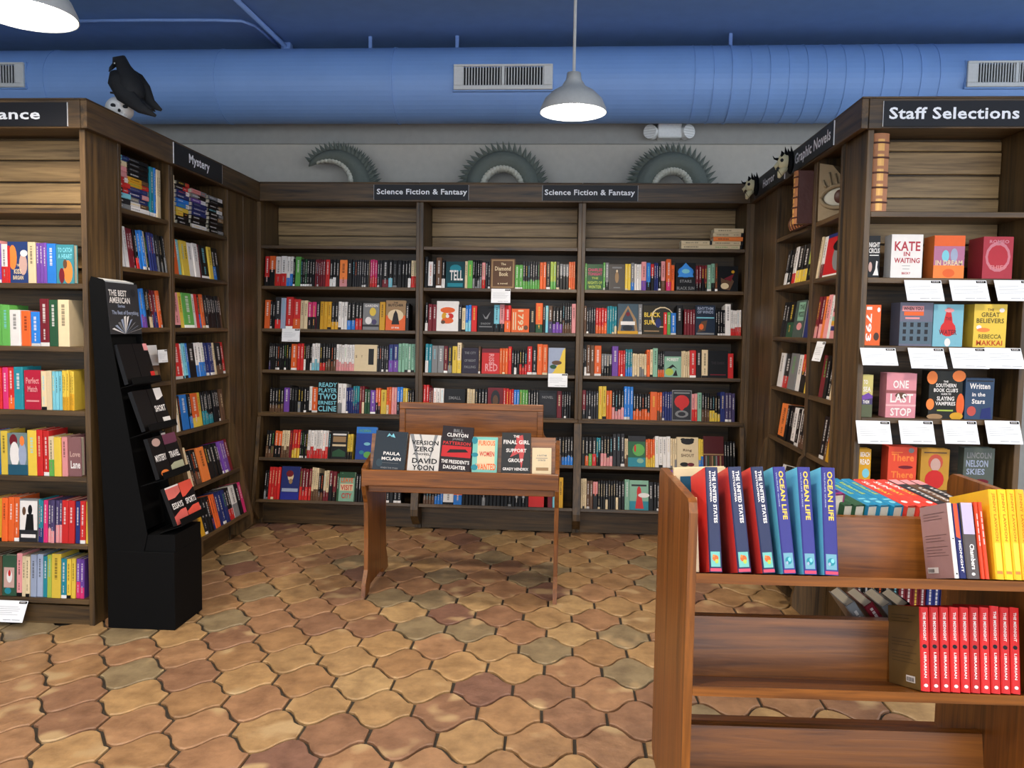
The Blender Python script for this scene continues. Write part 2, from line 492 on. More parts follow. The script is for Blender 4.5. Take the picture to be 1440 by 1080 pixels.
TILT = [0, 7, 7, 7, 7, 14, 14]
LEDG = .815
bookcase(BACK, -2.2, -1.03, ZA, TILT, 'dark oak science fiction bookcase on the back wall, beside the mystery corner', 'bookcases along the back wall', LEDG, fl=FLARE)
bookcase(BACK, -1.03, .105, ZA, TILT, 'dark oak science fiction bookcase behind the small oak display table, middle of three', 'bookcases along the back wall', LEDG, fl=FLARE)
bookcase(BACK, .105, 1.25, ZA, TILT, 'dark oak science fiction bookcase with pale stacked volumes on top shelf', 'bookcases along the back wall', LEDG, fl=FLARE)
MU = [3.832, 4.362, 5.13]
bookcase(MYS, MU[0], MU[1], ZA, TILT, 'dark oak mystery bookcase behind the black cardboard display', 'mystery bookcases', fl=FLARE)
bookcase(MYS, MU[1], MU[2], ZA, TILT, 'dark oak mystery bookcase under the mystery sign, by the room corner', 'mystery bookcases', fl=FLARE)
HU = [-5.02, -4.262, -3.852]
bookcase(RGTF, HU[0], HU[1], ZA, TILT, 'dark oak horror bookcase beside the back wall corner', 'horror and graphic novel bookcases', fl=FLARE)
bookcase(RGTF, HU[1], HU[2], ZA, TILT, 'dark oak graphic novels bookcase holding the carved eye', 'horror and graphic novel bookcases', fl=FLARE)
ZR = [1.962, 1.618, 1.325, 1.026, .712, .392, .125]
bookcase(ROM, -3.32, XL, ZR, [0, 0, 0, 0, 0, 3, 3], 'dark oak romance bookcase with a bare top shelf', 'bookcases facing the shop', None, 1.70)
ZS = [1.972, 1.688, 1.392, 1.076, .76, .44, .14]
bookcase(STA, 1.283, 1.99, ZS, [0, 0, 0, 0, 0, 0, 0], 'dark oak staff selections bookcase with covers facing out', 'bookcases facing the shop', None, 1.75)

# corner fillers and headers
for nm, fx, a0, a1, lab in (('corner_panel', MYS, MU[2], 5.6, 'plain brown corner panel between the mystery shelves and back wall shelves'),
                            ('corner_panel', RGTF, -5.6, HU[0], 'plain brown corner panel between the back wall shelves and horror shelves')):
    r_ = empty(nm, mat=fx.M, label=lab, category='panel', group='corner panels')
    mid = (a0 + a1) / 2
    x0, x1 = ((-2.24, -2.2005) if fx is MYS else (1.2505, 1.30))
    b = MB(); b.prism([(x0, 0), (x1, 0), (x1, HZ + .02), (x0, HZ + .02)], .003, .022, 'y', M=fx.inv @ BACK.M); b.build('filler_strip', WZ, r_)
    for p, q in ((a0 + .002, mid - .001), (mid + .001, a1 - .002)):
        b = MB(); b.bbox(p, .004, 0, q, .02, HZ + .02, .003); b.build('board', WZ, r_)


def header(face, a0, a1, lab, n=1, proud=.03):
    r_ = empty('header_board', mat=face.M, label=lab, category='fascia', group='header boards above the shelves')
    for i in range(n):
        p = a0 + (a1 - a0) * i / n; q = a0 + (a1 - a0) * (i + 1) / n
        b = MB(); b.bbox(p + .0005, -proud, HZ, q - .0005, -.0005, HT, .002); b.build('board', WX, r_)
        b = MB(); b.bbox(p + .0005, -proud + .001, HT + .0005, q - .0005, .03, HT + .009, .002); b.build('cap_strip', WX, r_)
    return r_


header(BACK, XL + .032, XR - .032, 'long brown oak header board above the back wall shelves', 3)
header(MYS, Y1 - .03, D - .0, 'brown oak header board sloping away above the mystery shelves', 2)
header(RGTF, -D, -Y2 + .03, 'brown oak header board above horror and graphic novels shelves', 2)
header(ROM, -3.32, XL - .001, 'tan oak header board above the romance shelves')
header(STA, XR + .001, 2.0, 'brown oak header board above the staff selections shelves')


def sign(face, u0, u1, z0, z1, txt, tu0, tu1, tz0, tz1, label):
    r_ = empty('shelf_sign', mat=face.M, label=label, category='sign', group='black section signs')
    b = MB(); b.bbox(u0, -.036, z0, u1, -.031, z1, .0008, mi=0); b.build('plate', PLATE, r_)
    b = MB(); b.box(u0 - .0012, -.0362, z0, u0 + .0001, -.0308, z1); b.box(u1 - .0001, -.0362, z0, u1 + .0012, -.0308, z1); b.build('plate_edge', WHITE, r_, kind='stuff')
    b = MB(); add_text(b, txt, Vector((tu0, -.0368, tz0)), Vector((tu1 - tu0, 0, 0)), Vector((0, 0, tz1 - tz0)), lin((245, 245, 245)), .022)
    b.build('lettering', INK, r_, kind='stuff')


def useg(face, *px): return [face.u(x, y, -.033) for x, y in px]


SY = .033
u = useg(BACK, (526, 268), (659, 268), (530, 268), (657, 268)); sign(BACK, u[0], u[1], 2.326, 2.43, 'Science Fiction & Fantasy', u[2], u[3], 2.352, 2.402, 'black Science Fiction & Fantasy sign nearer the mystery corner')
u = useg(BACK, (763, 270), (897, 270), (766, 270), (893, 270)); sign(BACK, u[0], u[1], 2.326, 2.43, 'Science Fiction & Fantasy', u[2], u[3], 2.352, 2.402, 'black Science Fiction & Fantasy sign below the hanging lamp')
u = useg(MYS, (244, 225), (312, 255), (265, 230), (294, 243)); sign(MYS, u[0], u[1], 2.322, 2.436, 'Mystery', u[2], u[3], 2.345, 2.412, 'black Mystery sign on the header beside the raven')
u = useg(RGTF, (1112, 225), (1173, 190), (1119, 222), (1169, 195)); sign(RGTF, u[0], u[1], 2.322, 2.436, 'Graphic Novels', u[2], u[3], 2.34, 2.415, 'black Graphic Novels sign above the carved eye')
u = useg(RGTF, (1063, 260), (1104, 235), (1074, 255), (1090, 245)); sign(RGTF, u[0], u[1], 2.322, 2.436, 'Horror', u[2], u[3], 2.355, 2.405, 'black Horror sign between two pale horned skulls')
u = useg(ROM, (-110, 165), (95, 165), (-62, 165), (57, 165)); sign(ROM, u[0], u[1], 2.322, 2.428, 'Romance', u[2], u[3], 2.352, 2.398, 'black Romance sign on the tan header board')
u = useg(STA, (1242, 162), (1446, 162), (1250, 162), (1433, 162)); sign(STA, u[0], u[1], 2.322, 2.428, 'Staff Selections', u[2], u[3], 2.352, 2.402, 'black Staff Selections sign on the brown header')

# ------------------------------------------------------------------ books
BOOKS = []
ORD = 'zeroth first second third fourth fifth sixth seventh eighth ninth tenth eleventh twelfth thirteenth fourteenth fifteenth sixteenth seventeenth eighteenth nineteenth twentieth'.split()


def ordn(n): return ORD[n] if n < 21 else '%d%s' % (n, {1: 'st', 2: 'nd', 3: 'rd'}.get(n % 10 if n % 100 not in (11, 12, 13) else 0, 'th'))


def jig(c, a=.12):
    f = 1 + R.uniform(-a, a); return tuple(min(1, x * f) for x in c)


def pxy(P):
    d = P - EYE; z = d.dot(FWD); return 720 + F_PX * d.dot(RGT) / z, 540 - F_PX * d.dot(UPV) / z


def hidden(x, y):
    if 512 < x < 784 and 606 < y < 694: return True
    if 563 < x < 748 and 570 < y < 694: return True
    if x > 922 and y > 662 and not (x > 975 and 822 < y < 868): return True
    if x > 1192 and y > 700: return True
    if 240 < y < 900 and x < 124 and False: return True
    if y > 386 and 128 < x:
        pts = [(386, 197), (470, 206), (480, 214), (560, 240), (640, 262), (735, 290), (900, 290)]
        for (a, p), (b_, q) in zip(pts, pts[1:]):
            if a <= y < b_ and x < p + (q - p) * (y - a) / (b_ - a): return True
    return x < -4 or x > 1444 or y > 1080


def pxarea(M, w, h):
    q = [pxy(M @ Vector(p)) for p in ((0, 0, 0), (w, 0, 0), (w, 0, h), (0, 0, h))]
    a = abs(sum(q[i][0] * q[(i + 1) % 4][1] - q[(i + 1) % 4][0] * q[i][1] for i in range(4))) / 2
    cx = sum(p[0] for p in q) / 4; cy = sum(p[1] for p in q) / 4
    return a * (.02 if hidden(cx, cy) else 1)


def spine_geo(mb, w, h, d, col, acc, M, seed, ops=None):
    """spine at y=0 facing the reader; boards left and right; pages set back"""
    rn = random.Random(seed); c = jig(lin(col)); a = lin(acc) if acc else None
    T = lambda x, y, z: M @ Vector((x, y, z))
    bands = [(0, 1, c)]; ttl = None
    light = lin('w') if sum(c) < .9 else lin('k')
    if a and not ops:
        if acc in 'wsc' and rn.random() < .75:
            ttl = a
            if rn.random() < .2: bands = [(0, .07, jig(a)), (.07, 1, c)]
        else:
            s_ = rn.choice((.28, .34, .42)) if acc not in 'k' else rn.choice((.3, .45, .55))
            bands = [(0, s_, jig(a)), (s_, 1, c)]
    elif not ops and rn.random() < .3 and w > .012:
        bands = [(0, .08, jig(light, .3)), (.08, 1, c)]
    bv = min(.003, w * .2); xs = (0, bv, w - bv, w); ys = (.0028, 0, 0, .0028)
    for z0, z1, cc in bands:
        for i in range(3):
            k = len(mb.v)
            mb.v += [T(xs[i], ys[i], z0 * h), T(xs[i + 1], ys[i + 1], z0 * h), T(xs[i + 1], ys[i + 1], z1 * h), T(xs[i], ys[i], z1 * h)]
            mb.face((k, k + 1, k + 2, k + 3), cc)
    bt = min(.0026, w * .16)
    mb.box(0, ys[0], 0, bt, d, h, c, 0, M); mb.box(w - bt, ys[0], 0, w, d, h, c, 0, M)
    for zz in (0, h - .0012):  # cloth turned over the ends of the spine
        mb.box(bt, ys[0], zz, w - bt, ys[0] + .002, zz + .0012, c, 0, M)
    if not ops:
        t = ttl or (light if rn.random() < .8 else jig(lin(rn.choice('yocTg')))); t = tuple(.62 * p_ + .38 * q_ for p_, q_ in zip(t, c))
        if w > .008:
            for z0, z1, wd in ((rn.uniform(.42, .5), rn.uniform(.84, .93), .28), (.14 if bands[0][1] < .5 else bands[0][1] + .05, rn.uniform(.3, .38), .17)):
                if z1 <= z0: continue
                z = z1 * h; x0 = w * (.5 - wd / 2); x1 = w * (.5 + wd / 2)
                while z > z0 * h:
                    l = rn.uniform(.006, .016); g = rn.uniform(.0015, .005)
                    k = len(mb.v); yy = -.0003
                    mb.v += [T(x0, yy, max(z - l, z0 * h)), T(x1, yy, max(z - l, z0 * h)), T(x1, yy, z), T(x0, yy, z)]
                    mb.face((k, k + 1, k + 2, k + 3), t); z -= l + g


def pages_geo(mb, w, h, d, M, face=False, c=None):
    if face: mb.box(.004, .0028, .003, w - .003, d - .0028, h - .003, c, 1, M)
    else:
        bt = min(.0026, w * .16); mb.box(bt, .005, .003, w - bt, d - .003, h - .003, c, 1, M)


def face_geo(mb, w, h, t, col, M):
    c = lin(col)
    mb.box(0, 0, 0, w, .0026, h, c, 0, M); mb.box(0, t - .0026, 0, w, t, h, c, 0, M); mb.box(0, .0026, 0, .0036, t - .0026, h, c, 0, M)


def add_book(**k):
    k.setdefault('acc', None); k.setdefault('ops', None); k.setdefault('force', False); k.setdefault('label', None)
    k['area'] = pxarea(k['M'], k['w'], k['h']) if not k['force'] else 1e9
    k['seed'] = len(BOOKS) * 7 + 3
    BOOKS.append(k); return k


COVERS = dict(
    a=('grey cover with a yellow bloom', 's', [('r', 0, .12, 1, .2, 'K'), ('e', .6, .68, .2, .16, 'y'), ('e', .35, .35, .2, .14, 'w'), ('e', .7, .3, .16, .1, 'V'), ('t', 'GARDEN', .1, .86, .9, .95, 'w')]),
    b=('tan desert cover with a cloaked dark figure', 'N', [('r', 0, 0, 1, .5, 'o'), ('e', .5, .5, .4, .2, 'c'), ('p', [(.3, .2), (.7, .2), (.6, .55), (.5, .68), (.4, .55)], 'k'), ('t', 'THE', .38, .9, .6, .95, 'k'), ('t', 'BUTCHER', .12, .8, .88, .88, 'k'), ('t', 'OF WAR', .3, .06, .7, .12, 'w')]),
    c=('wide cream cover with a black door', 'c', [('r', .62, .25, .86, .85, 'k'), ('t', 'S', .05, .5, .12, .6, 'n'), ('t', 'Y', .3, .5, .36, .6, 'n')]),
    d=('black cover with huge pale blue lettering', 'k', [('t', 'READY', .04, .83, .96, .97, 'T'), ('t', 'PLAYER', .04, .65, .96, .79, 'T'), ('t', 'TWO', .04, .42, .96, .62, 'T'), ('t', 'ERNEST', .04, .26, .96, .38, 'T'), ('t', 'CLINE', .04, .04, .96, .22, 'T')]),
    e=('black cover with tan and green bands', 'k', [('r', .1, .6, .9, .8, 'N'), ('r', .08, .84, .92, .9, 'w'), ('r', .08, .45, .92, .52, 'c'), ('p', [(.1, .08), (.9, .08), (.9, .25), (.5, .36), (.1, .25)], 'G')]),
    f=('tall royal blue cover with green lettering', 'b', [('r', 0, 0, 1, .8, (30, 66, 150)), ('t', 'OCEAN', .1, .84, .7, .92, 'g'), ('e', .55, .48, .16, .05, 'T'), ('e', .6, .15, .2, .1, 'g'), ('e', .3, .22, .12, .06, 't')]),
    g=('navy cover with a pale profile and violet band', 'B', [('e', .5, .7, .16, .14, 'c'), ('e', .45, .78, .2, .1, 'R'), ('e', .52, .55, .1, .08, 'N'), ('r', .06, .24, .94, .34, 'L'), ('r', 0, 0, 1, .22, (44, 50, 140))]),
    h=('sage cover with brick-red words', 'm', [('r', 0, .8, 1, 1, 'G'), ('t', 'LEAVE', .12, .64, .9, .8, 'o'), ('r', .08, .36, .92, .6, 'c'), ('t', 'VISIT', .12, .38, .88, .56, 'r'), ('t', 'CITY', .2, .1, .85, .28, 'r')]),
    i=('dark teal cover with white lettering', (20, 66, 72), [('e', .5, .75, .3, .14, 't'), ('t', 'TELL', .2, .3, .9, .68, 'w'), ('r', .1, .06, .9, .2, 't')]),
    j=('brown cover with gold script lettering', 'n', [('r', .04, .03, .96, .97, 'N'), ('r', .1, .08, .9, .92, 'n'), ('t', 'The', .42, .78, .62, .86, 'c'), ('t', 'Diamond', .18, .6, .82, .74, 'c'), ('t', 'Book', .36, .42, .72, .56, 'c'), ('t', 'a novel', .3, .15, .7, .21, 'c')]),
    k=('white cover with scattered orange shapes', 'w', [('e', .5, .7, .34, .1, 'o'), ('e', .35, .5, .12, .12, 'Y'), ('e', .62, .5, .16, .1, 'r'), ('e', .5, .35, .28, .1, 'o'), ('e', .3, .3, .1, .06, 'n'), ('e', .5, .5, .08, .06, 'w')]),
    l=('black cover with a pale bird shape', 'k', [('p', [(.3, .7), (.5, .55), (.8, .8), (.6, .5), (.45, .5)], 's'), ('r', .1, .18, .9, .22, 's'), ('t', 'SHADOW', .2, .28, .8, .36, 's')]),
    m=('orange cover crossed by pale vertical strokes', 'o', [('r', .08, .1, .14, .85, 'c'), ('r', .2, .1, .26, .85, 'c'), ('v', '1793', .36, .08, .68, .95, 'c'), ('e', .82, .2, .12, .1, 'n')]),
    n=('black-violet cover with faint grey words', (40, 32, 48), [('t', 'THE CITY', .15, .75, .85, .85, 's'), ('t', 'OF NIGHT', .15, .45, .85, .55, 's'), ('t', 'FALLING', .15, .2, .85, .3, 's')]),
    o=('red cover with white slanting letters', 'r', [('r', 0, .84, 1, 1, 'R'), ('t', 'RED', .2, .1, .9, .4, 'p'), ('v', 'RISE', .4, .35, .7, .8, 'p')]),
    p=('grey sky cover with a yellow corner', 'L', [('p', [(1, 0), (1, 1), (.85, .9), (.6, .4), (.3, .1), (.1, 0)], 'y'), ('e', .5, .45, .3, .08, 'n'), ('e', .3, .3, .2, .08, 'G')]),
    q=('black cover with a pink brush stroke', 'k', [('t', 'SMALL', .2, .6, .8, .72, 's'), ('p', [(.2, .2), (.85, .35), (.8, .25), (.3, .12)], 'p')]),
    r=('dark cover with a bearded bust on red', 'R', [('e', .5, .62, .3, .3, 'K'), ('e', .5, .55, .18, .2, 'n'), ('r', .1, 0, .9, .3, 'k'), ('e', .2, .25, .14, .12, 'p')]),
    s=('black cover with dim grey pattern', 'k', [('r', .08, .1, .92, .9, (34, 34, 38)), ('t', 'NOVEL', .2, .7, .8, .8, 's'), ('e', .5, .4, .3, .2, 'K')]),
    t=('green cover lettered in pink and lime', (38, 84, 44), [('t', 'CHARLES', .06, .72, .94, .84, 'P'), ('t', 'TONIGHT', .06, .56, .94, .68, 'P'), ('t', 'THE', .3, .42, .7, .5, 'l'), ('t', 'NIGHTS OF', .06, .22, .94, .34, 'l'), ('t', 'WINTER', .1, .06, .9, .18, 'l')]),
    u=('grey-brown cover with a pale lamp', (84, 78, 72), [('e', .5, .5, .12, .22, 'N'), ('e', .5, .74, .06, .05, 'c'), ('r', .2, .84, .8, .9, 's'), ('r', .3, .08, .7, .12, 's')]),
    v=('black cover with a bright blue burst', 'k', [('e', .5, .68, .4, .2, 'b'), ('p', [(.1, .5), (.9, .5), (.7, .85), (.5, 1), (.3, .85)], (60, 140, 220)), ('e', .5, .7, .2, .08, 'T'), ('t', 'STARS', .2, .3, .8, .4, 's'), ('t', 'BLACK SUN', .06, .05, .94, .16, 's')]),
    w=('black cover with a gilded beast', 'k', [('p', [(.2, .1), (.6, .05), (.8, .4), (.6, .6), (.4, .45), (.15, .55)], 'n'), ('e', .35, .22, .2, .12, 'c'), ('e', .75, .78, .08, .06, 'Y'), ('p', [(.3, .5), (.8, .7), (.65, .4)], 'R')]),
    x=('blue and gold cover with a pointed arch', (64, 84, 96), [('p', [(0, 0), (1, 0), (.9, .5), (.5, .95), (.1, .5)], 'N'), ('p', [(.15, .1), (.85, .1), (.75, .5), (.5, .85), (.25, .5)], (60, 70, 84)), ('r', .15, .3, .85, .42, 'w'), ('e', .5, .2, .25, .1, 'K'), ('e', .5, .66, .1, .07, 'R'), ('r', 0, 0, 1, .1, 'Y')]),
    y=('black cover lettered in yellow with a ring', (44, 38, 22), [('e', .95, .6, .55, .36, 'c'), ('e', .97, .6, .5, .32, (44, 40, 30)), ('t', 'BLACK', .06, .6, .85, .76, 'y'), ('t', 'SUN', .06, .34, .55, .5, 'y'), ('e', .75, .4, .14, .16, 'B'), ('r', .06, .1, .8, .14, 'N')]),
    z=('dark blue stormy cover with a red cliff', (28, 40, 58), [('t', 'RHYTHM', .1, .84, .9, .94, 'L'), ('t', 'OF WINDS', .1, .72, .9, .82, 'L'), ('r', .05, .56, .95, .6, 'T'), ('p', [(.1, .1), (.5, .15), (.6, .5), (.3, .45)], 'n'), ('e', .3, .28, .12, .1, 'o'), ('r', .05, .02, .95, .08, 's')]),
    A1=('pale green cover with black branches', 'm', [('r', 0, .8, 1, 1, 'K'), ('t', 'FOREST', .15, .62, .85, .74, 'w'), ('p', [(.1, .3), (.5, .5), (.8, .3), (.55, .4), (.3, .3)], 'k'), ('e', .3, .2, .25, .14, 'l'), ('p', [(.5, .05), (.7, .3), (.8, .05)], 'k')]),
    A2=('plain black cover with faint red line', 'k', [('r', .1, .1, .9, .14, 'R'), ('t', 'THE DARK', .15, .5, .85, .6, (50, 44, 46))]),
    A3=('silver ornate cover with a red heart shape', 's', [('r', .04, .03, .96, .97, 'K'), ('e', .5, .62, .38, .22, 'r'), ('p', [(.15, .6), (.85, .6), (.5, .3)], 'r'), ('e', .5, .22, .34, .12, 's'), ('e', .5, .22, .2, .07, 'K'), ('r', .1, .88, .9, .93, 's')]),
    A4=('green meadow cover with a small red figure', (40, 96, 62), [('r', 0, .82, 1, 1, 'K'), ('e', .6, .55, .35, .2, 'g'), ('e', .4, .6, .06, .12, 'r'), ('r', 0, 0, 1, .3, 't'), ('e', .7, .2, .2, .08, 'm')]),
    A5=('cream cover with black antlered head', 'c', [('e', .5, .86, .3, .1, 'k'), ('e', .3, .92, .12, .05, 'k'), ('e', .7, .92, .12, .05, 'k'), ('t', 'Ring', .3, .52, .7, .62, 'n'), ('t', 'SHOUT', .2, .36, .8, .46, 'n'), ('e', .35, .12, .2, .07, 'k'), ('e', .65, .12, .16, .06, 'R')]),
    A6=('dark brown cover with a row of coloured spines', (78, 22, 24), [('r', 0, .42, 1, .46, 'N')] + [('r', .1 + .1 * i, .06, .17 + .1 * i, .4, 'sGnNGsRN'[i]) for i in range(8)]),
    A7=('sage seascape cover with a red coat', 'm', [('r', 0, 0, 1, .3, 't'), ('r', .1, .8, .9, .86, 'K'), ('e', .5, .6, .12, .2, 'r'), ('p', [(.3, .05), (.75, .05), (.6, .6), (.42, .6)], 'r'), ('e', .75, .5, .3, .08, 'w')]),
    A8=('coral cover lying behind the table leg', 'r', [('r', .1, .4, .9, .6, 'p'), ('t', 'HEART', .2, .42, .8, .58, 'k')]),
    # romance
    H1=('navy cover with two cartoon faces', (40, 60, 110), [('e', .25, .62, .2, .3, 'O'), ('e', .75, .45, .2, .26, 'q'), ('e', .8, .72, .18, .08, 'w'), ('t', 'THE', .44, .4, .58, .46, 'c'), ('t', 'KISS', .3, .22, .66, .34, 'c'), ('t', 'BARGAIN', .25, .08, .75, .18, 'c'), ('r', 0, 0, .12, .9, 'r')]),
    H2=('teal cover with an embracing couple', (60, 130, 140), [('t', 'TO CATCH', .1, .8, .9, .92, 'T'), ('t', 'A HEART', .1, .64, .9, .76, 'T'), ('e', .66, .3, .26, .3, 'O'), ('e', .5, .5, .12, .12, 'n'), ('e', .3, .2, .16, .2, 'R')]),
    H4=('crimson cover with pale pink script', (178, 30, 56), [('t', 'Perfect', .1, .66, .9, .82, 'p'), ('t', 'Match', .2, .45, .8, .6, 'p'), ('r', .1, .2, .9, .24, 'p')]),
    H5=('pale cover with a couple in white shirts', (110, 130, 130), [('e', .3, .82, .2, .16, 'R'), ('e', .35, .5, .24, .3, 'w'), ('e', .75, .5, .2, .3, 'L'), ('r', 0, 0, 1, .25, (36, 84, 104)), ('e', .74, .82, .12, .12, 'O')]),
    H6=('mauve cover with white curling letters', (130, 90, 90), [('t', 'Love', .1, .5, .9, .64, 'q'), ('t', 'Lane', .15, .2, .9, .4, 'w')]),
    H7=('black and white photograph cover of a man', 's', [('r', .03, .25, .97, .96, 'w'), ('p', [(.3, .25), (.8, .25), (.75, .65), (.4, .65)], 'k'), ('e', .58, .75, .12, .12, 'k'), ('e', .25, .72, .1, .1, 'n'), ('r', 0, 0, 1, .28, 'K'), ('r', .1, .1, .9, .18, 'w')]),
    H8=('dark green cover with framed portrait', (52, 84, 62), [('r', .1, .2, .85, .7, 'q'), ('e', .5, .48, .2, .16, 'w'), ('e', .5, .56, .1, .08, 'r'), ('e', .4, .12, .24, .08, 't')]),
    M1=('white cover with a brown crackled base', 'w', [('r', 0, 0, 1, .45, 'n'), ('r', .2, .1, .8, .3, 'N')]),
    GN=('scarlet graphic novel cover with a grey moon', (190, 28, 34), [('r', 0, .92, 1, 1, 'B'), ('e', .75, .45, .35, .34, 's'), ('e', .75, .7, .4, .14, 'k'), ('r', 0, 0, .9, .06, 'w')]),
    GM=('graphic novel cover with pink, green and yellow stripes', 'p', [('r', 0, .6, 1, .68, 'R'), ('r', 0, .4, 1, .5, 'm'), ('r', 0, .3, 1, .4, 'Y'), ('r', 0, .18, 1, .28, 'B'), ('r', 0, .8, 1, .9, 'q')]),
    GK=('grey-green cover with pale lettering', (70, 84, 76), [('r', .3, .45, .9, .95, 'm'), ('t', 'THE', .4, .75, .85, .88, 'k'), ('t', 'WOODS', .35, .55, .88, .7, 'k'), ('e', .6, .3, .25, .1, 'p')]),
)


def row(face, bay, rn_, z, tl, px0, py, toks, hdef, ulim, fl=0):
    """one row of books: widths are read off the photograph along the line py"""
    dtl = math.radians(tl); x = float(px0); n = 0; items = []
    depth = .14
    for tk in toks.split():
        if tk[0] == '_': x += float(tk[1:]); continue
        mf = re.match(r'^F(\w+):([\d.]+)(?:\^(\d+))?$', tk)
        if mf: items.append(('F', mf[1], None, float(mf[2]), mf[3], x)); x += float(mf[2]); continue
        mt = re.match(r'^([a-zA-Z])([a-zA-Z])?(?:\*(\d+),)?([\d.]+)(?:\^(\d+))?$', tk)
        cnt = int(mt[3] or 1)
        for i in range(cnt):
            items.append(('S', mt[1], mt[2], float(mt[4]) / cnt, mt[5], x)); x += float(mt[4]) / cnt
    prev_end = -1e9
    for i, (kd, c, acc, wpx, hpx, xx) in enumerate(items):
        n += 1
        a = face.u(xx, py, -fl); b_ = face.u(xx + wpx, py, -fl)
        if a > b_: a, b_ = b_, a
        a = max(a, ulim[0] + .002, prev_end + .0004); b_ = min(b_, ulim[1] - .002)
        if b_ - a < .005: continue
        prev_end = b_
        w = b_ - a - .0006
        P = at(xx, py, face.ax, face.val); sc = (P - EYE).dot(FWD) / F_PX
        h = (float(hpx) * sc / math.cos(dtl) * 1.0) if hpx else hdef
        h *= R.uniform(.985, 1.012)
        back_y = .006 + R.uniform(0, .012) + (.004 if kd == 'F' else 0)
        M = face.M @ Matrix.Translation((0, .004 - fl, z)) @ Matrix.Rotation(-dtl, 4, 'X') @ Matrix.Translation((a, back_y, .0006))
        if kd == 'F':
            dsc, col, ops = COVERS[c]
            add_book(kind='face', M=M, w=w, h=h, d=.03, col=col, ops=ops, bay=bay, row=rn_, n=n, label='%s, facing out in the %s row of the %s' % (dsc, rn_, bay), cn=dsc.split()[0])
        else:
            L_ = items[i - 1] if i else None; N_ = items[i + 1] if i + 1 < len(items) else None
            nm = lambda it: None if it is None else ('a facing cover' if it[0] == 'F' else CNAME[it[1]])
            add_book(kind='spine', M=M, w=w, h=h, d=depth * R.uniform(.93, 1.05), col=c, acc=acc, bay=bay, row=rn_, n=n, L=nm(L_), N=nm(N_), cn=CNAME[c])


HB = .195
RN = ['', 'top', 'second', 'third', 'fourth', 'fifth', 'bottom']
BAY1 = ['rk7^42 ok8^42 wr*2,16^42 wb*2,9^42 k3 g8^42 k*2,6 G3 k*3,11 R*4,11 R4 r6 kw*3,14 Op11 k7 K*7,23 n2 Pr*3,10 K*2,7 kR9 kT6 ks*2,13^38 kw*3,13^38 cr*2,9',
        'o8^40 k3 kw4 Kr8^44 L7^43 r10^45 ro10^42 c*2,11^40 Pk*2,12^38 kw5 Y*3,16^39 kY*2,10 w*3,13^39 kb*2,11 kr*2,10 _1 Fa:23^38 Y8^40 _1 Fb:28^42 k5',
        'kV3 k*9,28^37 o9^37 r*2,9^37 kw*4,12^37 wT*3,11^38 kr*2,8 kn*4,15^38 wp*7,26^37 Fc:32^37 K*5,16^36 Bv*2,14 m*6,27^40',
        'kn*5,20^33 v8^34 k3 ks*3,13^34 k*3,12^34 w4^36 o8^35 Fd:28^43 ws*2,12^41 B*3,10^36 tB*3,9 Rc*2,7 G*2,8^34 v8^33 ok*2,7^36 y8^34 oc*2,7^38 pc*2,8^38 bk*2,8^38 yk*2,7^37 kR*3,9^34',
        'kn*3,12^36 ok*2,10^36 cn*3,11^37 R4 ry*3,11^38 k*4,11^37 wr*7,29^38 k4 Fe:23^38 yk*2,8^34 _4 Ff:29^44 k*5,18 kB*5,22',
        'ks*2,6^38 rc*4,16^43 _1 Fg:26^44 Rr*4,17^42 cn*3,10^44 kn*2,7 cR*2,8^40 Rk*2,11^40 G3 Fh:22^39 _2 k*5,18 w*6,25^36 k*4,22']
BAY2 = ['ks5^44 w7^37 k4 n8^43 kw5 _1 Fi:27^38 c4 g7 ks*4,13^40 pr5^37 K*2,7 Fj:35^43 gw*2,11^34 Kg*7,24 o*2,9^38 k6 lg*2,8 kc5 sk*3,13^36 oc*3,9',
        'kw4^40 Rw*2,12^38 Fk:31^43 K5^38 c5^33 bT*2,8^37 r8^37 _1 Fl:23^37 Tk8 pk7 ro9^38 _1 Fm:25^33 kc9^32 oG10^42 k4 T4 nV6 kv*3,14^36 kn*4,13^42 p6^42',
        'tw*2,9^40 s*2,17^38 R6^38 Ks6 y7^38 cy6^43 _1 Fn:23^36 n3 _2 Fo:25^35 oc*3,12^36 r5 kw*3,11^33 kr*3,11^34 r7^40 k7 oc*2,15^43 _1 Fp:24^38',
        'r*2,8^42 Rc*2,6 wp*3,15^38 _1 Fq:29^38 _3 cs*3,11^38 kn*4,18 Fr:22^40 r*2,8^40 ro*2,7 bT*2,8^38 gy*3,12 kw4 kb*3,11^38 Fs:26^38 R7^38 k*4,13^37',
        'k*6,24 B*4,20 kn*8,38 R*3,16 k*9,40 s*3,14 kn*8,44 kb*6,24^38',
        'kn*4,16 kb*3,12 w15^38 ob12^38 kw*6,28^38 ks*8,42^38 sk*5,24^38 FA8:22^36 _5 R7^42 T8^42 Y7^40']
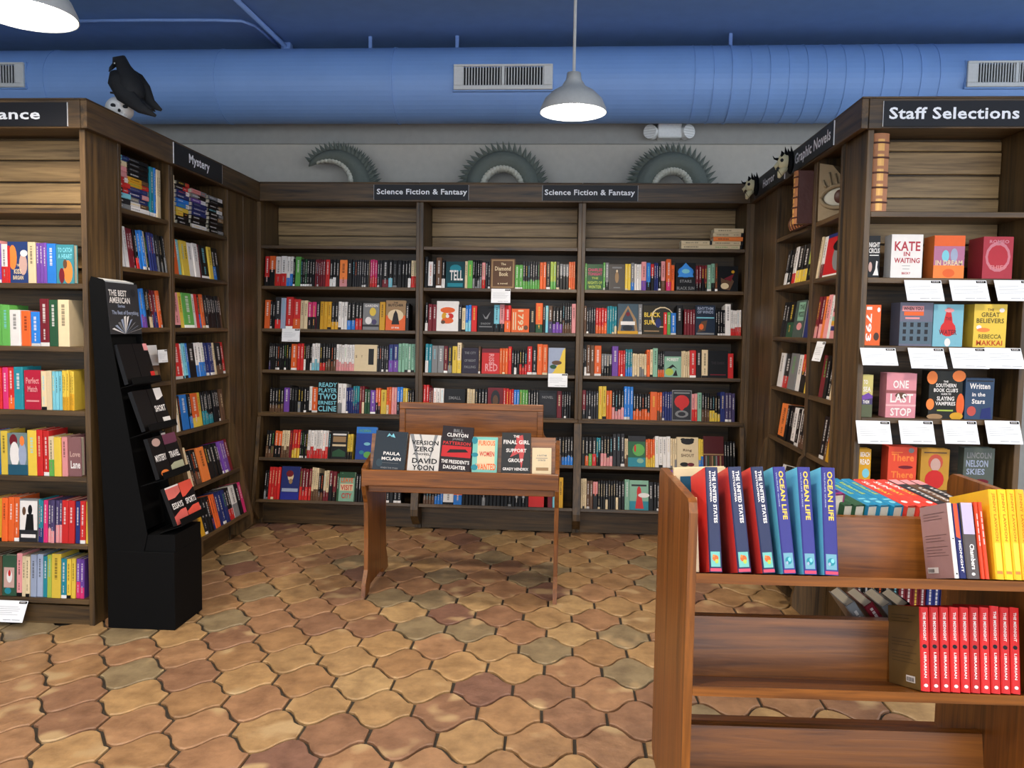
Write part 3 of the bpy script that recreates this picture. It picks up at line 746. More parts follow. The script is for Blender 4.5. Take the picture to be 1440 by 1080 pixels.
BAY3 = ['g4^37 Ft:23^37 g3 sk5 Fu:23^37 yc*2,8^37 sb5 w*3,10^37 pv7^41 bk6 rk5^37 Bw*2,6 k4 pn6^42 _1 oP7^44 o5^36 _2 Fv:28^40 Rk*4,16^36 m6^37 mk5 n4 Fw:29^36',
        'n4 K*4,13^37 ro*4,16^36 tc*4,14 _1 Fx:29^43 s6^43 _1 Fy:29^41 r5^31 g5^31 b8^31 kw9^42 _2 Rw*4,16^36 Fz:28^42 k*4,14^36 w8^44 wr*5,15^36',
        'kw*2,6^43 nw*2,11^43 ow10^43 sk*4,15^31 v9^42 r*3,10^36 tb*3,10^38 cs*6,20^32 o5^38 c4 m7^40 ko*3,9^36 FA1:24^36 c*4,12^37 r9^38 k8 c9^39 FA2:28^38 r8^35',
        'Rk6^40 K*5,18 y*2,11^46 o*2,8^40 kp*4,17^40 b*3,13^46 ko*6,24^36 o10^40 on*2,7 B*4,14^40 FA3:28^43 pr*2,8^38 m6^40 kn*3,11 ky*4,15^36 B7^42 V*3,14^40',
        'kc5^38 ko5^38 kg5^38 kr6^38 tk*2,6^38 kp*4,17^40 K*3,17^44 cn*2,5 FA4:25^42 oy*4,13^38 w*4,22^42 cs*3,9^40 FA5:31^42 yb*2,7^40 FA6:29^44 k*4,16^38',
        'c*3,8^40 n*2,9 pk7^36 kc*8,29^38 kw*2,9 m7^41 FA7:27^40 kw7^38 k*4,18 R*2,9 c*4,22 k*6,30 s*3,14 B*4,22']
yA = [383, 445, 505, 563, 630, 688]; yB = [386, 447, 506, 566, 635, 696]
for i in range(6):
    row(BACK, 'left back bookcase', RN[i + 1], ZA[i + 1], TILT[i + 1], [370, 370, 376, 377, 371, 369][i], yA[i], BAY1[i], HB, (-2.174, -1.056), FLARE[i + 1])
    row(BACK, 'middle back bookcase', RN[i + 1], ZA[i + 1], TILT[i + 1], [596, 597, 597, 594, 594, 594][i], (yA[i] + yB[i]) / 2, BAY2[i], HB, (-1.004, .079), FLARE[i + 1])
    row(BACK, 'right back bookcase', RN[i + 1], ZA[i + 1], TILT[i + 1], [821.6, 821, 819, 818, 818, 817][i], yB[i], BAY3[i], HB, (.131, 1.224), FLARE[i + 1])

# romance
ROMR = ['v*2,16^60 pv*2,12^62 v*2,16^55 wr9^55 _1 FH1:29^58 c11^57 v*3,15^57 b13^56 _1 FH2:25^55',
        'y*2,22^54 g13^58 g12^57 w15^50 o13^50 b13^49 R13^67 G12^66 c16^66',
        'r*4,28^58 r*3,17^58 P8^58 ro9^58 t13^60 _1 FH4:23^56 c*2,15^55 T*3,14^55 yY*5,19^56',
        'r*2,20^60 b11^62 y10^62 _1 FH5:28^60 y13^64 r*2,17^65 cg8^56 y10^56 p8^56 _1 FH6:18^56',
        'Y*2,18^60 o*3,24^62 _1 FH7:26^61 tB*2,8^60 P6^60 Vp*4,20^60 r*2,18^60 B7^60 r8^60 y5^60',
        'n*2,16^56 FH8:20^58 p8^60 c*2,12^57 L*2,17^60 t7^58 l7^60 y13^62 t8^56 y*2,12^56 vP*2,12^56']
for i in range(6):
    n0 = len(BOOKS)
    row(ROM, 'romance bookcase', RN[i + 1], ZR[i + 1], [0, 0, 0, 0, 3, 3][i], [-47, -36, -45, -35, -20, -18][i], [367, 456, 549, 637, 732, 812][i], ROMR[i], .19, (-3.29, XL - .028))
# mystery
M1 = ['k*2,9 ws*2,9 R*3,11 kr4 b*2,9 c3 k3 B*3,9 ks*5,14', 'k*6,30 y3 bv*3,10 kc*3,9 RB*2,8 o*2,6', 'k*6,36 kw*3,8 w*2,4 FM1:17', 'k*12,70', 'k*8,40 B*4,30', 'kn*6,50 k*4,20']
M2 = ['o9 Tw6 y*2,11 ws*2,13 R4 k10 y5 kb5 k5', 'k2 p9 y5 g14 w4 r5 kb3 oc4 k*4,14 kw*3,8 n3', 'r12 w3 T4 b3 kw10 wb*3,12 B*4,13 c3 kn8 r5', 'w4 c4 k3 b10 kb4 oy10 y4 kt*5,15 k*3,10 n5',
      'c13^55 kn*3,14 O10 k*4,17 v*3,12 R4', 'Y14 kw*3,11 kB4 o*2,7 B*3,12 kr*2,8 ws7 k4 P4']
for i in range(6):
    z = ZA[i + 1]
    row(MYS, 'near mystery bookcase', RN[i + 1], z, TILT[i + 1], 168, [362, 440, 520, 590, 660, 730][i], M1[i], .205, (MU[0] + .028, MU[1] - .028), FLARE[i + 1])
    row(MYS, 'far mystery bookcase', RN[i + 1], z, TILT[i + 1], [246, 247, 249, 251, 262, 279][i], [368, 438, 508, 574, 640, 702][i], M2[i], .205, (MU[1] + .028, MU[2] - .028), FLARE[i + 1])
# horror and graphic novels
HH = ['kw*3,11 wr4 ky*2,14 lk7 p6', 'kw*2,8 kG8 FGK:14 B15', 'w5 kr8 s10 w5 rk*2,10 y6', 'O9 kw3 kw*2,5 w5 k4 w3 kn*3,12', 'wr4 kp*2,10 rn8 kv*3,16', 'k*6,40']
GG = ['c4 wR4 FGN:26', 'Rp*2,8 O6 p5 w3 FGM:11 c3', 'R8 kw*2,9 c12', '_6 k6 kn4 OY10 _1 w3', 'k*4,20 v*3,14', 'k*5,30']
for i in range(6):
    z = ZA[i + 1]
    row(RGTF, 'horror bookcase', RN[i + 1], z, TILT[i + 1], [1099, 1094, 1090, 1090, 1085, 1080][i], [382, 452, 522, 588, 650, 712][i], HH[i], .205, (HU[0] + .028, HU[1] - .028), FLARE[i + 1])
    row(RGTF, 'graphic novels bookcase', RN[i + 1], z, TILT[i + 1], [1142, 1140, 1145, 1142, 1140, 1138][i], [382, 455, 535, 600, 675, 740][i], GG[i], .215, (HU[1] + .028, HU[2] - .028), FLARE[i + 1])

# staff selections: each cover heads a small pile of its own copies
SC = [
    (0, 1210, 1237, 337, 393, 'k', 3, 'black cover with a white-gowned dancer', [('t', 'NIGHT', .04, .72, .96, .84, 'w'), ('t', 'CIRCUS', .04, .58, .96, .7, 'w'), ('r', .1, .52, .9, .54, 'w'), ('p', [(.45, .05), (.95, .05), (.8, .25), (.85, .38), (.7, .4), (.65, .2)], 'w'), ('e', .2, .25, .16, .12, 'q')]),
    (0, 1253, 1297, 335, 393, 'w', 3, 'white cover with red capital lettering', [('t', 'KATE', .1, .62, .92, .84, (176, 60, 70)), ('t', 'IN', .4, .5, .6, .6, (176, 60, 70)), ('t', 'WAITING', .1, .34, .92, .46, (176, 60, 70)), ('r', .36, .27, .62, .28, 's'), ('r', .38, .2, .6, .21, 's'), ('t', 'BECKY', .36, .08, .64, .13, (176, 60, 70))]),
    (0, 1313, 1356, 337, 394, 'O', 4, 'sunset cover with two pale figures', [('r', 0, .3, 1, .75, (176, 110, 140)), ('r', 0, .75, 1, 1, 'o'), ('r', 0, 0, 1, .3, 'O'), ('e', .38, .52, .12, .14, 'T'), ('e', .66, .54, .12, .16, 'L'), ('t', 'IN DREAM', .06, .3, .94, .42, 'c'), ('e', .5, .12, .2, .1, 'o')]),
    (0, 1382, 1424, 338, 394, (168, 50, 62), 5, 'crimson cover with a ring of roses', [('e', .5, .52, .42, .36, (196, 120, 130)), ('e', .5, .52, .34, .28, (176, 44, 54)), ('t', 'ROMEO', .2, .84, .85, .92, (200, 130, 140)), ('t', 'THIEF', .2, .22, .8, .32, (210, 130, 130))]),
    (1, 1208, 1238, 433, 488, 'o', 3, 'orange cover with white vertical numerals', [('v', '1793', .05, .1, .42, .95, 'w'), ('e', .75, .22, .18, .1, (70, 50, 40)), ('e', .85, .88, .1, .06, 'w')]),
    (1, 1265, 1311, 430, 489, (104, 104, 120), 4, 'slate cover with a pink sign over windows', [('r', .06, .8, .72, .92, 'p'), ('t', 'WHEN YOU', .1, .82, .68, .9, 'K'), ('r', .12, .7, .72, .79, 'o'), ('r', .16, .62, .6, .66, 'p'), ('r', 0, .05, 1, .56, (86, 104, 116))] + [('r', .1 + .22 * i, .12 + .16 * j, .2 + .22 * i, .22 + .16 * j, 'K') for i in range(4) for j in range(3)]),
    (1, 1312, 1354, 433, 490, (120, 176, 190), 3, 'pale blue cover with a red dress', [('p', [(.3, .35), (.7, .35), (.62, .7), (.55, .92), (.45, .92), (.38, .7)], 'r'), ('e', .5, .42, .26, .18, 'r'), ('t', 'THE', .4, .62, .6, .7, 'R'), ('t', 'WATER', .2, .28, .8, .4, 'R'), ('e', .5, .1, .1, .1, 'w'), ('e', .52, .86, .16, .05, 'p')]),
    (1, 1369, 1415, 433, 491, 'y', 5, 'yellow cover with dark green lettering', [('t', 'THE', .4, .84, .6, .9, 'n'), ('t', 'GREAT', .22, .7, .78, .81, (96, 84, 30)), ('t', 'BELIEVERS', .08, .56, .92, .67, (96, 84, 30)), ('t', 'REBECCA', .16, .2, .86, .3, (110, 96, 30)), ('t', 'MAKKAI', .1, .04, .9, .16, (190, 80, 30)), ('e', .16, .46, .08, .05, 'w'), ('e', .84, .86, .08, .05, 'w'), ('e', .3, .4, .2, .05, 'O')]),
    (2, 1204, 1227, 529, 587, (196, 182, 110), 2, 'dune yellow cover shading to violet', [('r', 0, .3, 1, .52, 'V'), ('p', [(0, .5), (.6, .58), (1, .5), (1, .45), (0, .4)], 'v'), ('r', 0, 0, 1, .3, (90, 96, 70)), ('t', 'TO', .1, .78, .5, .88, 'w'), ('t', 'SEA', .1, .6, .8, .72, 'w'), ('t', 'THEM', .1, .32, .7, .4, 'w')]),
    (2, 1246, 1288, 529, 590, (214, 140, 148), 3, 'pink cover with large white serif lettering', [('r', 0, .55, 1, .62, (150, 84, 84)), ('t', 'ONE', .22, .66, .74, .84, 'w'), ('e', .5, .5, .2, .07, 'n'), ('t', 'LAST', .14, .34, .9, .54, 'w'), ('t', 'STOP', .16, .04, .86, .22, 'w'), ('r', 0, .26, 1, .3, (230, 180, 180))]),
    (2, 1306, 1353, 526, 591, (34, 34, 28), 3, 'black cover with peaches and white block lettering', [('e', .08, .86, .16, .14, 'O'), ('e', .88, .9, .2, .12, 'O'), ('e', .05, .3, .12, .12, 'O'), ('e', .95, .3, .12, .24, 'o'), ('e', .2, .04, .24, .06, 'N'), ('e', .85, .06, .2, .08, 'Y'), ('t', 'THE', .42, .76, .56, .8, 'w'), ('t', 'SOUTHERN', .2, .66, .8, .74, 'w'), ('t', "BOOK CLUB'S", .14, .56, .86, .64, 'w'), ('t', 'GUIDE TO', .36, .5, .66, .54, 'w'), ('t', 'SLAYING', .24, .38, .76, .47, 'w'), ('t', 'VAMPIRES', .2, .28, .8, .36, 'w'), ('r', .26, .16, .74, .19, 'l')]),
    (2, 1357, 1397, 536, 592, (52, 72, 98), 2, 'navy cover with flowing white script', [('t', 'Written', .14, .74, .86, .88, 'w'), ('t', 'in the', .24, .56, .7, .66, 'w'), ('t', 'Stars', .24, .38, .7, .5, 'w'), ('e', .24, .2, .16, .12, (190, 80, 70)), ('r', .04, .92, .96, .95, 'K'), ('p', [(.55, .02), (.95, .02), (.9, .3), (.6, .26)], 'B')]),
    (3, 1200, 1224, 636, 690, 'Y', 2, 'mustard cover with white words and a swimmer', [('t', 'BEACH', .1, .8, .9, .92, 'w'), ('t', 'READ', .1, .6, .9, .74, 'w'), ('e', .6, .38, .3, .12, 'T'), ('e', .6, .12, .3, .1, 'q')]),
    (3, 1248, 1288, 638, 696, (222, 76, 50), 3, 'vermilion cover with curling yellow words', [('t', 'There', .12, .66, .9, .84, 'O'), ('e', .62, .52, .26, .04, 'R'), ('t', 'There', .12, .26, .9, .42, 'O'), ('e', .8, .92, .1, .06, 's'), ('r', .1, .86, .5, .88, 'O')]),
    (3, 1294, 1334, 640, 696, (190, 140, 50), 2, 'gold cover with a red-haired child', [('e', .52, .68, .26, .2, (190, 80, 60)), ('e', .52, .62, .18, .16, 'q'), ('e', .5, .25, .34, .24, 'r'), ('r', .1, .9, .9, .93, 'n')]),
    (3, 1354, 1397, 641, 700, (84, 92, 84), 2, 'grey-green cover with ghostly white lettering', [('t', 'LINCOLN', .1, .76, .9, .9, 's'), ('t', 'NELSON', .08, .56, .8, .72, 'L'), ('t', 'SKIES', .1, .38, .7, .52, 'L'), ('r', 0, 0, 1, .14, 'N'), ('e', .6, .22, .25, .06, 'R')]),
]
for (ri, x0, x1, y0, y1, col, npile, dsc, ops) in SC:
    z = ZS[ri + 1]; ym = (y0 + y1) / 2
    u0 = max(STA.u(x0, ym, .012), 1.283 + .029); u1 = STA.u(x1, ym, .012)
    hh = (y1 - y0) * 3.6 / F_PX
    for k in range(npile):
        th = .026
        M = STA.M @ Matrix.Translation((u0 + k * .0007, .012 + k * (th + .0008), z + .0006))
        rw = ['top', 'second', 'third', 'fourth'][ri]
        lab = ('%s, front of its pile, %s row of staff selections' % (dsc, rw)) if k == 0 else '%s book behind the %s' % (ordn(k + 1), dsc)
        lab = lab if len(lab.split()) <= 16 else '%s, staff selections' % dsc
        bk = add_book(kind='face', M=M, w=u1 - u0, h=hh, d=th, col=col, ops=ops if k == 0 else [], bay='staff selections', row=rw, n=k, label=lab, cn=dsc.split()[0], thick=th, grp='covers facing out on the staff selections shelves')
        if k: bk['area'] = max(12 if False else abs(pxy(M @ Vector((0, 0, 0)))[0] - pxy(M @ Vector((0, th, 0)))[0]) * (y1 - y0), 1)
        if ri == 3 or k == 0: bk['area'] = max(bk['area'], 400 if k == 0 else 1)
# lower staff rows, hidden behind the cart
for ri, tk in ((5, 'k*6,60 R*4,40 B*5,50 n*4,40'),):
    row(STA, 'staff selections', 'bottom', ZS[ri + 1], 0, 1205, 840, tk, .2, (1.312, 1.96))
# lying piles on the top shelves
def pile(face, u1, y0, z0, items, bay, where, yaw=0):
    z = z0
    for i, (c, acc, th, ln) in enumerate(items):
        M = face.M @ Matrix.Translation((u1 - R.uniform(0, .006), y0 + R.uniform(0, .012), z + .0006)) @ Matrix.Rotation(-math.pi / 2, 4, 'Y')
        pos = 'bottom' if i == 0 else ('topmost' if i == len(items) - 1 else '%s from the bottom' % ordn(i + 1))
        add_book(kind='spine', M=M, w=th, h=ln, d=.135, col=c, acc=acc, bay=bay, row='top shelf', n=i, cn=CNAME[c],
                 label='%s book lying flat, %s of %s' % (CNAME[c], pos, where))
        z += th + .0006


u_ = lambda px, py: MYS.u(px, py)
pile(MYS, u_(188, 300), .01, ZA[0], [(c, a, .026, .16) for c, a in zip('sKTkrrppcT', ['w', 'w', None, 'r', None, 'w', 'w', None, None, 'B'])], 'near mystery bookcase', 'the bright pile, near mystery bookcase')
pile(MYS, u_(214, 300), .01, ZA[0], [(c, a, .024, .2) for c, a in zip('wwsBBYYkkkk', ['s', 'n', 'B', 'p', 's', 'r', 'n', 'w', 's', 's', 's'])], 'near mystery bookcase', 'the darker pile, near mystery bookcase')
row(MYS, 'near mystery bookcase', 'topmost', ZA[0], 0, 216, 300, 't5 b3 c3 c3', .26, (MU[0] + .03, MU[1] - .03))
row(MYS, 'far mystery bookcase', 'topmost', ZA[0], 0, 246, 305, 'c3', .26, (MU[1] + .03, MU[2] - .03))
pile(MYS, u_(270, 315), .01, ZA[0], [(c, a, .024, .15) for c, a in zip('kkyybbBBkk', 'wwkwwwwwrr')], 'far mystery bookcase', 'the blue pile, far mystery bookcase')
pile(MYS, u_(294, 320), .01, ZA[0], [(c, a, .025, .19) for c, a in zip('wkkBBBvsp', 'wwwwwswks')], 'far mystery bookcase', 'the middle pile, far mystery bookcase')
pile(MYS, u_(317, 330), .01, ZA[0], [(c, a, .025, .2) for c, a in zip('kkkkkkkks', 'swsNswNsw')], 'far mystery bookcase', 'the black pile, far mystery bookcase')
pile(BACK, BACK.u(1003.5, 341), .012, ZA[0], [('c', None, .028, .212), ('c', None, .028, .21)], 'right back bookcase', 'the low cream pile beside a taller cream one')
pile(BACK, BACK.u(1046.5, 338), .012, ZA[0], [('c', None, .027, .208), ('c', None, .027, .21), ('O', None, .028, .2), ('c', None, .027, .205), ('c', None, .03, .2)], 'right back bookcase', 'the tall cream pile under the header')

# six covers on the small display table
DT = [
    (523, 568, 614, 667, (28, 40, 50), 'dark blue-black cover with thin white capitals, first on the oak display table', [('t', 'PAULA', .3, .4, .82, .48, 'w'), ('t', 'MCLAIN', .26, .27, .86, .35, 'w'), ('r', .3, .2, .8, .205, 's'), ('p', [(.35, .85), (.42, .95), (.48, .86), (.55, .95), (.62, .84), (.48, .9)], 'T'), ('e', .2, .2, .1, .1, (40, 60, 70)), ('t', 'WHEN THE STARS', .25, .06, .8, .1, 's')], -3),
    (572, 616, 619, 668, (206, 200, 192), 'white fold-patterned cover with heavy black capitals on the oak display table', [('p', [(0, 1), (.12, 1), (.45, 0), (.4, 0)], 's'), ('p', [(.3, 1), (.36, 1), (.6, .3)], 's'), ('p', [(.8, 1), (.9, 1), (.6, 0)], 's'), ('t', 'VERSION', .08, .72, .94, .84, 'k'), ('t', 'ZERO', .18, .54, .8, .67, 'k'), ('t', 'A NOVEL', .14, .44, .7, .5, 'k'), ('t', 'DAVID', .14, .22, .94, .36, 'k'), ('t', 'YOON', .16, .04, .86, .18, 'k')], -2),
    (616, 660, 607, 669, (32, 20, 24), 'tall black cover with a red band, middle of the oak display table', [('r', .04, .34, .98, .58, (190, 30, 34)), ('p', [(.2, .42), (.9, .46), (.8, .52), (.3, .5)], 'k'), ('t', 'BILL', .36, .87, .68, .94, 's'), ('t', 'CLINTON', .16, .77, .84, .85, 'w'), ('t', 'JAMES', .34, .69, .7, .75, 's'), ('t', 'PATTERSON', .06, .6, .94, .67, 'r'), ('t', "THE PRESIDENT'S", .06, .2, .96, .28, 'w'), ('t', 'DAUGHTER', .14, .08, .86, .16, 'w')], -4),
    (663, 698, 623, 670, (120, 190, 176), 'mint cover with red and cream lettering on the oak display table', [('r', .2, .1, .9, .92, 'c'), ('t', 'FURIOUS', .24, .76, .9, .9, 'o'), ('t', 'WOMEN', .28, .46, .88, .6, 'r'), ('t', 'WANTED', .14, .08, .96, .26, 'o'), ('e', .08, .9, .12, .1, 't'), ('e', .1, .5, .14, .06, 't'), ('e', .1, .15, .14, .08, 't')], 0),
    (704, 745, 616, 670, (34, 36, 36), 'black cover with a pink figure behind white capitals on the oak display table', [('p', [(.5, .9), (.72, .95), (.8, .6), (.7, .1), (.6, .5), (.3, .4), (.5, .7)], (190, 70, 70)), ('t', 'THE', .4, .88, .6, .94, 'w'), ('t', 'FINAL GIRL', .06, .72, .96, .82, 'w'), ('t', 'SUPPORT', .16, .52, .86, .61, 'w'), ('t', 'GROUP', .24, .28, .76, .37, 'w'), ('t', 'GRADY HENDRIX', .06, .08, .94, .15, 'w')], 0),
    (748, 775, 637, 671, 'c', 'small cream cover with a tiny sketch on the oak display table', [('r', .2, .6, .8, .62, 's'), ('t', 'A RHYTHM', .25, .68, .75, .74, 's'), ('r', .2, .14, .85, .26, 'N'), ('t', 'OF PRAYER', .3, .5, .7, .56, 's')], 1),
]
for x0, x1, y0, y1, col, lab, ops, sk in DT:
    P = at(x0, y1 + 3, 1, 4.155); Q = at(x1, y1 + 3, 1, 4.155)
    h = (y1 - y0 + 2) * 4.2 / F_PX / math.cos(.3)
    M = Matrix.Translation((P.x, 4.155, .677)) @ Matrix.Rotation(-.3, 4, 'X') @ Matrix.Rotation(math.radians(-sk * .8), 4, 'Y')
    add_book(kind='face', M=M, w=Q.x - P.x, h=h, d=.026, col=col, ops=ops, bay='table', row='', n=0, label=lab, force=True, cn='x', grp='covers on the oak display table')

# ---- oak book cart
CM = Matrix.Translation((.321, 2.0, 0)) @ Matrix.Rotation(.0316, 4, 'Z')
CI = CM.inverted()


def cart_u(px, py, v):
    d = FWD + RGT * ((px - 720) / F_PX) - UPV * ((py - 540) / F_PX)
    o = CI @ EYE; dd = CI.to_3x3() @ d
    return (o + dd * ((v - o.y) / dd.y))


CARTZ = .834
CT = math.radians(18)


def cart_book(a, b_, ytip, xtip, zb, ybase, v=.006):
    """a book on a sloping cart shelf: spine foot between pixels a and b_, its head at (xtip, ytip)"""
    P = cart_u(a, ybase, v); Q = cart_u(b_, ybase, v); w = Q.x - P.x
    B0 = CM @ Matrix.Translation((P.x, v, zb)) @ Matrix.Rotation(-CT, 4, 'X')
    lo, hi = .08, .4
    for _ in range(24):
        h = (lo + hi) / 2
        if pxy(B0 @ Vector((w, 0, h)))[1] > ytip: lo = h
        else: hi = h
    x_ = pxy(B0 @ Vector((w, 0, h)))[0]
    ln = math.atan((xtip - x_) * 2.05 / F_PX / h)
    return B0 @ Matrix.Rotation(ln, 4, 'Y'), w, h


us = [('v', '', .12, .5, .3, .97, 'w')]
EMU = [('r', .08, .05, .92, .19, (110, 180, 170)), ('e', .5, .13, .28, .03, 'o'), ('e', .6, .1, .16, .02, 'l'), ('e', .35, .15, .1, .015, 'O')]
EMO = [('r', .08, .05, .92, .19, (110, 160, 176)), ('e', .5, .12, .3, .035, 't'), ('e', .6, .13, .14, .02, 'T'), ('e', .35, .1, .1, .015, 'L')]
spec = [(998, 1016, 1009, 'U'), (1038, 1057, 1042, 'U'), (1073, 1091, 1073, 'U'), (1102, 1120, 1104, 'O'), (1131, 1149.5, 1139, 'O'), (1160, 1180, 1174, 'O')]
for i, (a, b_, tr, kd) in enumerate(spec):
    M, bw, h = cart_book(a, b_, 657, tr, CARTZ, 806)
    if kd == 'U':
        ops = [('v', 'THE UNITED STATES', .52, .46, .84, .96, 'w'), ('v', 'ENCYCLOPEDIA', .26, .66, .42, .96, 'w')] + EMU + [('r', 0, .008, 1, .035, (210, 70, 96))]
        c = (44, 52, 84); side = (244, 66, 60); lab = 'navy United States picture book with scarlet cover, %s from the cart end' % ordn(i + 1)
    else:
        ops = [('v', 'OCEAN LIFE', .4, .5, .82, .96, 'y'), ('v', 'WILDLIFE GUIDE', .14, .62, .24, .95, 'L')] + EMO + [('r', 0, .008, 1, .035, (210, 70, 96))]
        c = (58, 58, 128); side = (110, 206, 236); lab = '%s Ocean Life book, deep violet spine and sky blue cover, on the cart' % ['first', 'middle', 'last'][i - 3]
    add_book(kind='spine', M=M, w=bw, h=h, d=.2, col=c, ops=ops, side=side, bay='cart', row='upper shelf', n=i, label=lab, force=True, cn='', grp='large spines on the cart upper shelf')
P = cart_u(978, 806, .006)
M = CM @ Matrix.Translation((P.x + .001, .02, CARTZ - .005)) @ Matrix.Rotation(-CT, 4, 'X')
add_book(kind='spine', M=M, w=.012, h=.19, d=.2, col='c', ops=[], bay='cart', row='', n=0, label='thin cream book against the cart end panel', force=True, cn='')
yel = [('v', 'JENNY LAWSON', .22, .42, .72, .96, (190, 120, 20)), ('r', .1, .1, .9, .4, (246, 206, 70)), ('r', .1, .06, .9, .09, 'O')]
rt = [(1343.5, 1350, 707, 338 + 1000, 'w', (172, 134, 130), .15, 'mauve-backed thin book with white spine, on the cart', [('e', .5, .52, .3, .01, 'k'), ('e', .5, .06, .3, .012, 'k')]),
      (1350.3, 1360.5, 708, 0, (40, 44, 96), None, .14, 'navy spine with an orange upper half, on the cart', [('p', [(0, .55), (.75, .52), (.75, 1), (0, 1)], (226, 84, 48)), ('v', 'MIDNIGHT', .3, .08, .75, .5, 'w')]),
      (1361, 1379.5, 707, 0, (90, 82, 80), None, .15, 'grey book with pale lavender top between navy and orange-red, on the cart', [('r', 0, .58, 1, 1, (190, 176, 206)), ('v', 'Chambers', .4, .12, .8, .45, 'w'), ('e', .5, .06, .16, .02, 'w')]),
      (1381, 1386.5, 706, 0, (222, 74, 44), None, .13, 'slim orange-red book beside the grey one, on the cart', []),
      (1387, 1393, 706, 0, (222, 74, 44), None, .13, 'slim orange-red book leaning by the yellow set, on the cart', []),
      (1401.5, 1414, 688, 0, (240, 190, 40), None, .2, 'bright yellow book, first of the yellow set on the cart', yel),
      (1414.5, 1427, 688, 0, (240, 190, 40), None, .2, 'bright yellow book, second of the yellow set on the cart', yel),
      (1427.5, 1439, 688, 0, (240, 190, 40), None, .2, 'bright yellow book, third of the yellow set on the cart', yel),
      (1439.5, 1452, 688, 0, (236, 170, 40), None, .2, 'bright yellow book with orange lettering, last of the yellow set', yel)]
for i, (a, b_, ty, _q, c, side, dd, lab, ops) in enumerate(rt):
    M, bw, h = cart_book(a, b_, ty, b_ - 12, CARTZ, 808)
    add_book(kind='spine', M=M, w=bw - .0004, h=h, d=dd, col=c, ops=ops, side=side, bay='cart', row='', n=i, label=lab, force=True, cn='', left=('m' if i == 0 else None), grp='books at the far end of the cart upper shelf')
REDZ = .54
redops = [('v', 'THE MIDNIGHT', .3, .6, .68, .94, 'w'), ('e', .45, .53, .3, .025, 'k'), ('v', 'LIBRARIAN', .32, .16, .64, .46, 'w'), ('e', .5, .07, .26, .02, 'w')]
for i in range(10):
    a = 1295.5 + i * 14.15
    M, bw, h = cart_book(a, a + 13.2, 853 - (2 if i == 7 else 0), a + 13.2 - 3, REDZ, 978, .006 + R.uniform(0, .003))
    pos = 'against the brown-backed end' if i == 0 else ('nearest the cart end panel' if i == 9 else '%s in the row' % ordn(i + 1))
    add_book(kind='spine', M=M, w=bw, h=h, d=.19, col=(206, 38, 36), ops=redops, side=((118, 92, 50) if i == 0 else None), bay='cart', row='', n=i, force=True, cn='',
             label='bright red copy with white lettering on the cart lower shelf, %s' % pos, left='b' if i == 0 else None, grp='red copies on the cart lower shelf')


def spine_up(pn, th, ln, wd, c, ops, lab, zs, yaw, v0=.278, side=None):
    P = cart_u(pn[0], pn[1], v0)
    zz = zs
    pt = .16; d = Vector((-math.sin(yaw) * math.cos(pt), math.cos(yaw) * math.cos(pt), math.sin(pt))); x = Vector((math.cos(yaw), math.sin(yaw), 0)); y = d.cross(x)
    Mr = Matrix((x, y, d)).transposed().to_4x4(); Mr.translation = Vector((P.x - th, v0, zz))
    add_book(kind='spine', M=CM @ Mr, w=th, h=ln, d=wd, col=c, ops=ops, side=side, bay='cart', row='', n=0, label=lab, force=True, cn='', grp='books lying spine up on the cart far side')


for i, (px, c, nm, o2) in enumerate([(1205, 'G', 'dark green', [('v', 'FIELD', .2, .3, .7, .8, 'm')]), (1221, 'G', 'dark green', [('v', 'FIELD', .2, .3, .7, .8, 'm')]),
                                     (1239, (24, 120, 156), 'sea blue', None), (1256, (24, 120, 156), 'sea blue', None), (1275, (24, 120, 156), 'sea blue', None),
                                     (1294, (214, 62, 48), 'scarlet', 0), (1312, (214, 62, 48), 'scarlet', 0), (1330, (214, 62, 48), 'scarlet', 0),
                                     (1347, 'K', 'charcoal', 1), (1364, 'n', 'brown', 1), (1381, 'K', 'charcoal', 1)]):
    if o2 is None: o2 = [('v', 'Island', .3, .4, .75, .85, 'l'), ('r', .1, .2, .9, .24, 'T'), ('e', .5, .12, .3, .04, 'T')]
    elif o2 == 0: o2 = [('v', 'SUN', .25, .62, .8, .9, 'w'), ('v', 'DAY', .3, .38, .75, .6, 'y'), ('e', .5, .14, .3, .04, 'w')]
    elif o2 == 1: o2 = [('v', 'LETTERS', .3, .2, .7, .7, 'w'), ('r', 0, .82, 1, 1, 'p')]
    spine_up((px, 704), .0345, .225, .135, c, o2, '%s book lying spine up, %s in the far-side row of the cart' % (nm, ordn(i + 1)), .956, .33)
for i, px in enumerate((1165, 1193)):
    spine_up((px, 704), .05, .2, .17, (150, 50, 110), [('r', .1, .05, .9, .95, (50, 50, 120)), ('e', .5, .75, .3, .14, 'L'), ('e', .5, .75, .2, .08, 'R'), ('r', .2, .1, .8, .4, 'k')],
             'thick violet-edged book with blue window, %s behind the Ocean Life books' % ('first' if i == 0 else 'second'), .985, .35)
M = CM @ Matrix.Translation((cart_u(952, 700, .34).x, .34, CARTZ - .03)) @ Matrix.Rotation(-.05, 4, 'Y')
add_book(kind='face', M=M, w=.15, h=.235, d=.02, col='c', ops=[('r', .12, .1, .9, .9, (40, 84, 110)), ('e', .5, .4, .2, .2, 'G'), ('e', .5, .25, .1, .14, 'r'), ('e', .7, .6, .12, .2, 'O')], bay='cart', row='', n=0, force=True, cn='',
         label='cream-bordered picture book with a blue scene, behind the navy books')
M = CM @ Matrix.Translation((.03, .46, CARTZ + .005)) @ Matrix.Rotation(-.03, 4, 'Y')
add_book(kind='face', M=M, w=.13, h=.17, d=.02, col='v', ops=[('e', .5, .8, .3, .1, 'L')], bay='cart', row='', n=0, force=True, cn='', label='small violet book tucked behind the cart end panel')
